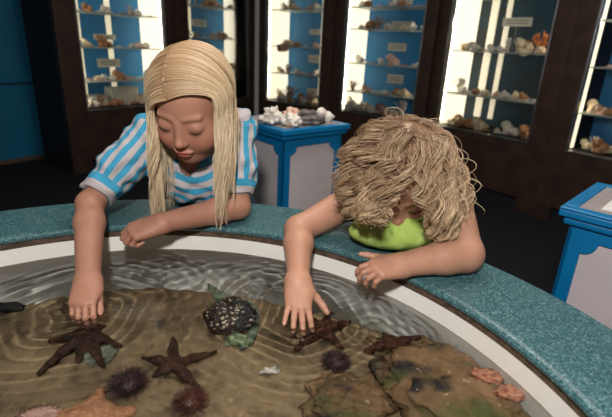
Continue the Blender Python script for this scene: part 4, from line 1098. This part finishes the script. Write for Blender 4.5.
REC = [lg]
def in_tank(o): REC.append(o); return o
def boulder(name, c, r, rotz, amp, seed, label, m='boulder', n=48, lift=0.8):
    o = lump(name, m, r, amp, seed, n=n); ca, sa = math.cos(rotz), math.sin(rotz)
    for v in o.data.vertices:
        x, y = c[0] + v.co.x * ca - v.co.y * sa, c[1] + v.co.x * sa + v.co.y * ca; q = np.array([x, y]) - TC; d = np.linalg.norm(q)
        if d > 0.646: q *= 0.646 / d; x, y = TC + q
        z = 0.484 + v.co.z + 0.006 * nz(x, y, 2, 40) + 0.003 * nz(x, y, 8, 110)
        v.co = (x - c[0], y - c[1], min(max(z, 0.484), 0.574))
    o.location = (c[0], c[1], 0); WLOC[o.name] = Vector((c[0], c[1], 0)); tag(o, label, 'rock'); return in_tank(o)
bc = PW(462, 392, 0.53); boulder('boulder', bc, (0.125, 0.115, 0.042), 2.5, 0.38, 4, 'large mossy brown boulder under the water against the right side of the tank')
b2 = PW(352, 402, 0.50); boulder('boulder', b2, (0.075, 0.062, 0.022), 0.4, 0.42, 9, 'low dark mossy rock in the tank beside the large boulder')
b3 = PW(412, 352, 0.505); boulder('boulder', b3, (0.075, 0.040, 0.026), -0.3, 0.42, 15, 'small brown rock at the ledge edge below the resting hand')
gs = PW(98, 352, 0.51); boulder('stone', gs, (0.032, 0.026, 0.018), 0.2, 0.3, 22, 'pale grey green stone under the dark starfish touched by the older girl', 'stonegrey', n=20)

BOULDERS = [x for x in bpy.data.objects if x.name.startswith('boulder')]
def top_at(p):
    z = 0.484
    for o in BOULDERS:
        for v in o.data.vertices:
            if math.hypot(v.co.x + o.location.x - p[0], v.co.y + o.location.y - p[1]) < 0.007: z = max(z, v.co.z + o.location.z)
    return z

def starfish(c, arms, m, label, z, rc=0.016, r1=0.010, r2=0.004, curl=0.0):
    S = SDF(); P0 = PW(*c, z); S.ell(P0, (rc, rc, rc * 0.62), k=0.01)
    for (x, y) in arms:
        e = PW(x, y, z - 0.004); mdl = (P0 * 0.5 + e * 0.5) + np.array([0, 0, 0.002])
        S.cone(P0, mdl, r1 * 1.15, r1, 0.009); S.cone(mdl, e, r1, r2, 0.006)
    V, Q = S.mesh(0.0017); V[:, 2] = z + (V[:, 2] - z) * 0.8
    nb = np.array([nz(*p, 190) for p in V]); V[:, 2] += 0.0014 * nb
    zb = np.array([max(ledge_z(p[0], p[1]), 0) for p in V]); V[:, 2] = np.maximum(V[:, 2], np.minimum(zb - 0.0005, z))
    o = mesh_np('starfish', V, Q, m); origin(o, P0 - np.array([0, 0, 0.01])); tag(o, label, 'starfish'); return in_tank(o)
starfish((86, 332), [(50, 341), (39, 373), (78, 362), (103, 367), (119, 346), (104, 326)], 'star', 'dark brown starfish under the older girl\'s fingers, draped over a stone', 0.520, 0.018, 0.0105, 0.0045)
starfish((174, 364), [(173, 338), (143, 358), (216, 352), (198, 388), (154, 376)], 'star', 'dark brown five armed starfish lying alone on the ledge below the striped shell', 0.506, 0.013, 0.0095, 0.004)
starfish((321, 329), [(297, 349), (350, 322), (341, 347), (309, 318), (330, 314)], 'starred', 'reddish brown starfish under the younger girl\'s fingertips', 0.508, 0.018, 0.011, 0.006)
starfish((391, 343), [(366, 350), (419, 337), (384, 334), (398, 353), (408, 349)], 'starred', 'reddish brown starfish clinging to the small rock right of the reaching hand', 0.540, 0.010, 0.0085, 0.005)

def urchin(c, z, r, sl, m, label, seed):
    P0 = PW(*c, z + r * 0.5); g = random.Random(seed); z0 = ledge_z(P0[0], P0[1])
    mb = MB(); n = 16
    mb.lathe([(r * math.sin(math.pi * k / n), -r * 0.62 * math.cos(math.pi * k / n)) for k in range(n + 1)], 28, (P0[0], P0[1], z + r * 0.60))
    o = mb.build('sea_urchin', m, smooth=True); origin(o, (P0[0], P0[1], z)); sp = MB()
    for k in range(240):
        ph = k * 2.39996; ct = 1 - 1.25 * (k + 0.5) / 240; st = math.sqrt(1 - ct * ct); d = Vector((st * math.cos(ph), st * math.sin(ph), ct * 0.8 + 0.08)).normalized()
        p = Vector((P0[0], P0[1], z + r * 0.60)) + Vector((d.x * r, d.y * r, d.z * r * 0.62)) * 0.95; e = p + (d + Vector((g.uniform(-.2, .2), g.uniform(-.2, .2), g.uniform(-.1, .2)))).normalized() * sl * g.uniform(0.7, 1.1)
        e.z = max(e.z, z + 0.001); sp.tube([p, e], [0.0011, 0.0003], 5)
    s = sp.build('spines', m, o); s['kind'] = 'stuff'; in_tank(s); tag(o, label, 'sea urchin'); return in_tank(o)
urchin((128, 384), 0.497, 0.022, 0.017, 'urchin', 'purple spiny sea urchin touching the lone starfish\'s lower arm', 1)
urchin((336, 362), 0.497, 0.019, 0.012, 'urchin', 'dark purple sea urchin below the reddish starfish', 2)
urchin((190, 402), 0.497, 0.019, 0.014, 'urchinred', 'reddish sea urchin near the bottom edge, below the lone starfish', 3)

# barnacled shell with weed
P0 = PW(230, 316, 0.520); ab = lump('abalone_shell', 'abalone', (0.052, 0.056, 0.034), 0.16, 30, n=36); ab.location = (P0[0], P0[1], 0.496); WLOC[ab.name] = Vector(ab.location)
tag(ab, 'round black shell speckled with white, with green weed, at the ledge edge', 'shell'); in_tank(ab)
def blade(pts, w, m, name, parent):
    mb = MB(); vs = []; fs = []
    for i, p in enumerate(pts):
        t = pts[min(i + 1, len(pts) - 1)] - pts[max(0, i - 1)]; t = t / np.linalg.norm(t); sd = unit(np.cross(t, (0, -0.6, 0.8)))
        for k in (-1, 0, 1): vs.append(p + sd * k * w[i] + np.array([0, 0, 0.002 * abs(k)]))
    for i in range(len(pts) - 1):
        for k in range(2): fs.append((i * 3 + k, i * 3 + k + 1, (i + 1) * 3 + k + 1, (i + 1) * 3 + k))
    o = mb.add(vs, fs).build(name, m, parent, smooth=True); so = o.modifiers.new('t', 'SOLIDIFY'); so.thickness = 0.0025; return in_tank(o)
blade([PW(208, 284, 0.545), PW(213, 290, 0.542), PW(219, 296, 0.538), PW(225, 302, 0.530), PW(230, 308, 0.526)], [0.002, 0.009, 0.014, 0.016, 0.010], 'algae', 'weed_blade', ab)
blade([PW(246, 300, 0.53), PW(252, 306, 0.525), PW(256, 314, 0.518), PW(258, 324, 0.508)], [0.003, 0.008, 0.008, 0.004], 'algae', 'weed_blade', ab)
blade([PW(240, 350, 0.502), PW(246, 344, 0.506), PW(252, 335, 0.508), PW(256, 326, 0.508)], [0.003, 0.010, 0.010, 0.005], 'algae', 'weed_blade', ab)
q = PW(238, 337, 0.518); cr = lump('crust', 'algaepale', (0.021, 0.015, 0.012), 0.6, 41, n=22); cr.location = (q[0] - P0[0], q[1] - P0[1], 0.500 - 0.496); cr.parent = ab; in_tank(cr)
cr['label'] = 'pale green crust on the shell\'s front edge'

P0 = PW(8, 306, 0.51); k = lump('sea_cucumber', 'blackcuc', (0.034, 0.016, 0.014), 0.18, 50, n=24); k.location = (P0[0], P0[1], 0.494); tag(k, 'black rounded sea cucumber at the left edge of the tank ledge', 'sea cucumber'); in_tank(k)
P0 = PW(37, 417, 0.510); k = fan_shell('scallop_shell', 'scallop', 0.048, 0.020, 15); k.location = (P0[0], P0[1], 0.494); k.rotation_euler = (R(-14), 0, R(200)); k.location.z = 0.500
tag(k, 'pink and white ribbed scallop shell at the bottom left corner', 'shell'); in_tank(k)
P0 = PW(88, 421, 0.505); S = SDF(); S.ell(P0, (0.042, 0.042, 0.016), k=0.01)
for i in range(5):
    a = R(90 + 72 * i + 8); S.cone(P0, P0 + np.array([math.cos(a), math.sin(a), -0.08]) * 0.058, 0.017, 0.010, 0.008)
V, Q = S.mesh(0.0022); o = mesh_np('bat_star', V, Q, 'orangestar'); origin(o, P0 - np.array([0, 0, 0.01])); tag(o, 'orange bat star at the bottom edge beside the scallop shell', 'starfish'); in_tank(o)
P0 = PW(270, 370, 0.502); k = lump('shell_fragment', 'white', (0.013, 0.008, 0.0045), 0.9, 61, n=16); k.location = (P0[0], P0[1], 0.4965); tag(k, 'tiny white shell fragment alone on the brown ledge', 'shell'); in_tank(k)
for x, y, sz, sd, lb in ((488, 380, (0.024, 0.018), 71, 'pink orange crusty coral patch on the large boulder, upper one'), (508, 398, (0.022, 0.013), 75, 'pink orange crusty coral patch on the large boulder, lower one')):
    P0 = PW(x, y, 0.545); k = lump('coral_crust', 'coralpatch', (sz[0], sz[1], 0.011), 0.6, sd, n=24); k.location = (P0[0], P0[1], top_at(P0) - 0.004); tag(k, lb, 'coral', 'coral patches on the boulder'); in_tank(k)

# ------------------------------------------------------------------ water
wr_, wa_ = 170, 760; vs = np.zeros((wr_ * wa_, 3)); rr = np.linspace(0.0005, R_IN + 0.0005, wr_); aa = np.linspace(0, 2 * math.pi, wa_, endpoint=False)
RR, AA = np.meshgrid(rr, aa, indexing='ij'); X, Yg = tx + RR * np.cos(AA), ty + RR * np.sin(AA); Zg = np.full_like(X, WATER_Z)
for (cx, cy, am, lam, dec) in ((-0.43, 0.72, 0.0012, 0.026, 0.13), (-0.01, 0.745, 0.0013, 0.022, 0.12), (-0.10, 0.86, 0.0006, 0.031, 0.12), (-0.34, 0.90, 0.0006, 0.030, 0.12), (0.12, 0.70, 0.0006, 0.019, 0.10)):
    d = np.hypot(X - cx, Yg - cy); th_ = np.arctan2(Yg - cy, X - cx); wob = 0.006 * np.sin(th_ * 5 + cx * 40) + 0.004 * np.sin(th_ * 3 + d * 60)
    Zg += RIP * am * np.cos(2 * math.pi * (d + wob) / lam) * np.exp(-d / dec) * np.clip(d / 0.02, 0, 1)
Zg += RIP * (0.00028 * np.sin(X * 95 + 30 * Yg) + 0.0002 * np.sin(Yg * 120 - 55 * X + 2 * np.sin(X * 40)))
vs = np.stack([X, Yg, Zg], -1).reshape(-1, 3); idx = np.arange(wr_ * wa_).reshape(wr_, wa_); nx = np.roll(idx, -1, 1)
q = np.stack([idx[:-1], idx[1:], nx[1:], nx[:-1]], -1).reshape(-1, 4)
water = mesh_np('water', vs, q, 'water'); water['kind'] = 'stuff'; water['label'] = 'clear rippled water filling the round tank'; water['category'] = 'water'

# ------------------------------------------------------------------ light
def lamp(name, typ, loc, energy, size=0.05, col=(1, 1, 1), tgt=None):
    l = bpy.data.lights.new(name, typ); l.energy = energy; l.color = col; o = bpy.data.objects.new(name, l); COL.objects.link(o); o.location = loc
    if typ == 'AREA': l.size = size
    else: l.shadow_soft_size = size
    if tgt is not None: o.rotation_euler = (Vector(tgt) - Vector(loc)).to_track_quat('-Z', 'Y').to_euler()
    return o
flash = lamp("camera_flash", "POINT", (-0.06, -0.14, 1.50), 68.0, 0.05, (1, 0.97, 0.93))
ceil = lamp('unseen_fill_light', 'AREA', (0.3, 1.6, 2.55), 34.0, 1.2, (1, 0.93, 0.84), (0.2, 1.6, 0))  # unseen area light added as ambient fill to lift the background
if USE_MNEE:
    flash.data.cycles.is_caustics_light = True; ceil.data.cycles.is_caustics_light = True
    water.cycles.is_caustics_caster = True
    for o in REC + [x for x in bpy.data.objects if x.parent == tank] + [girlA, girlB]:
        if o.type == 'MESH': o.cycles.is_caustics_receiver = True

w = bpy.data.worlds.new('room_ambience'); SC.world = w; w.use_nodes = True
w.node_tree.nodes['Background'].inputs[0].default_value = (0.9, 0.85, 0.78, 1); w.node_tree.nodes['Background'].inputs[1].default_value = 0.09

vs_ = SC.view_settings; vs_.view_transform = 'Standard'; vs_.look = 'None'; vs_.exposure = 0.0; vs_.gamma = 1.0; vs_.use_curve_mapping = False
SC.cycles.max_bounces = 10; SC.cycles.transparent_max_bounces = 24; SC.cycles.use_denoising = True
SC.cycles.caustics_refractive = True; SC.cycles.caustics_reflective = False; SC.cycles.sample_clamp_indirect = 0.0; SC.cycles.sample_clamp_direct = 0.0; SC.cycles.blur_glossy = 0.0
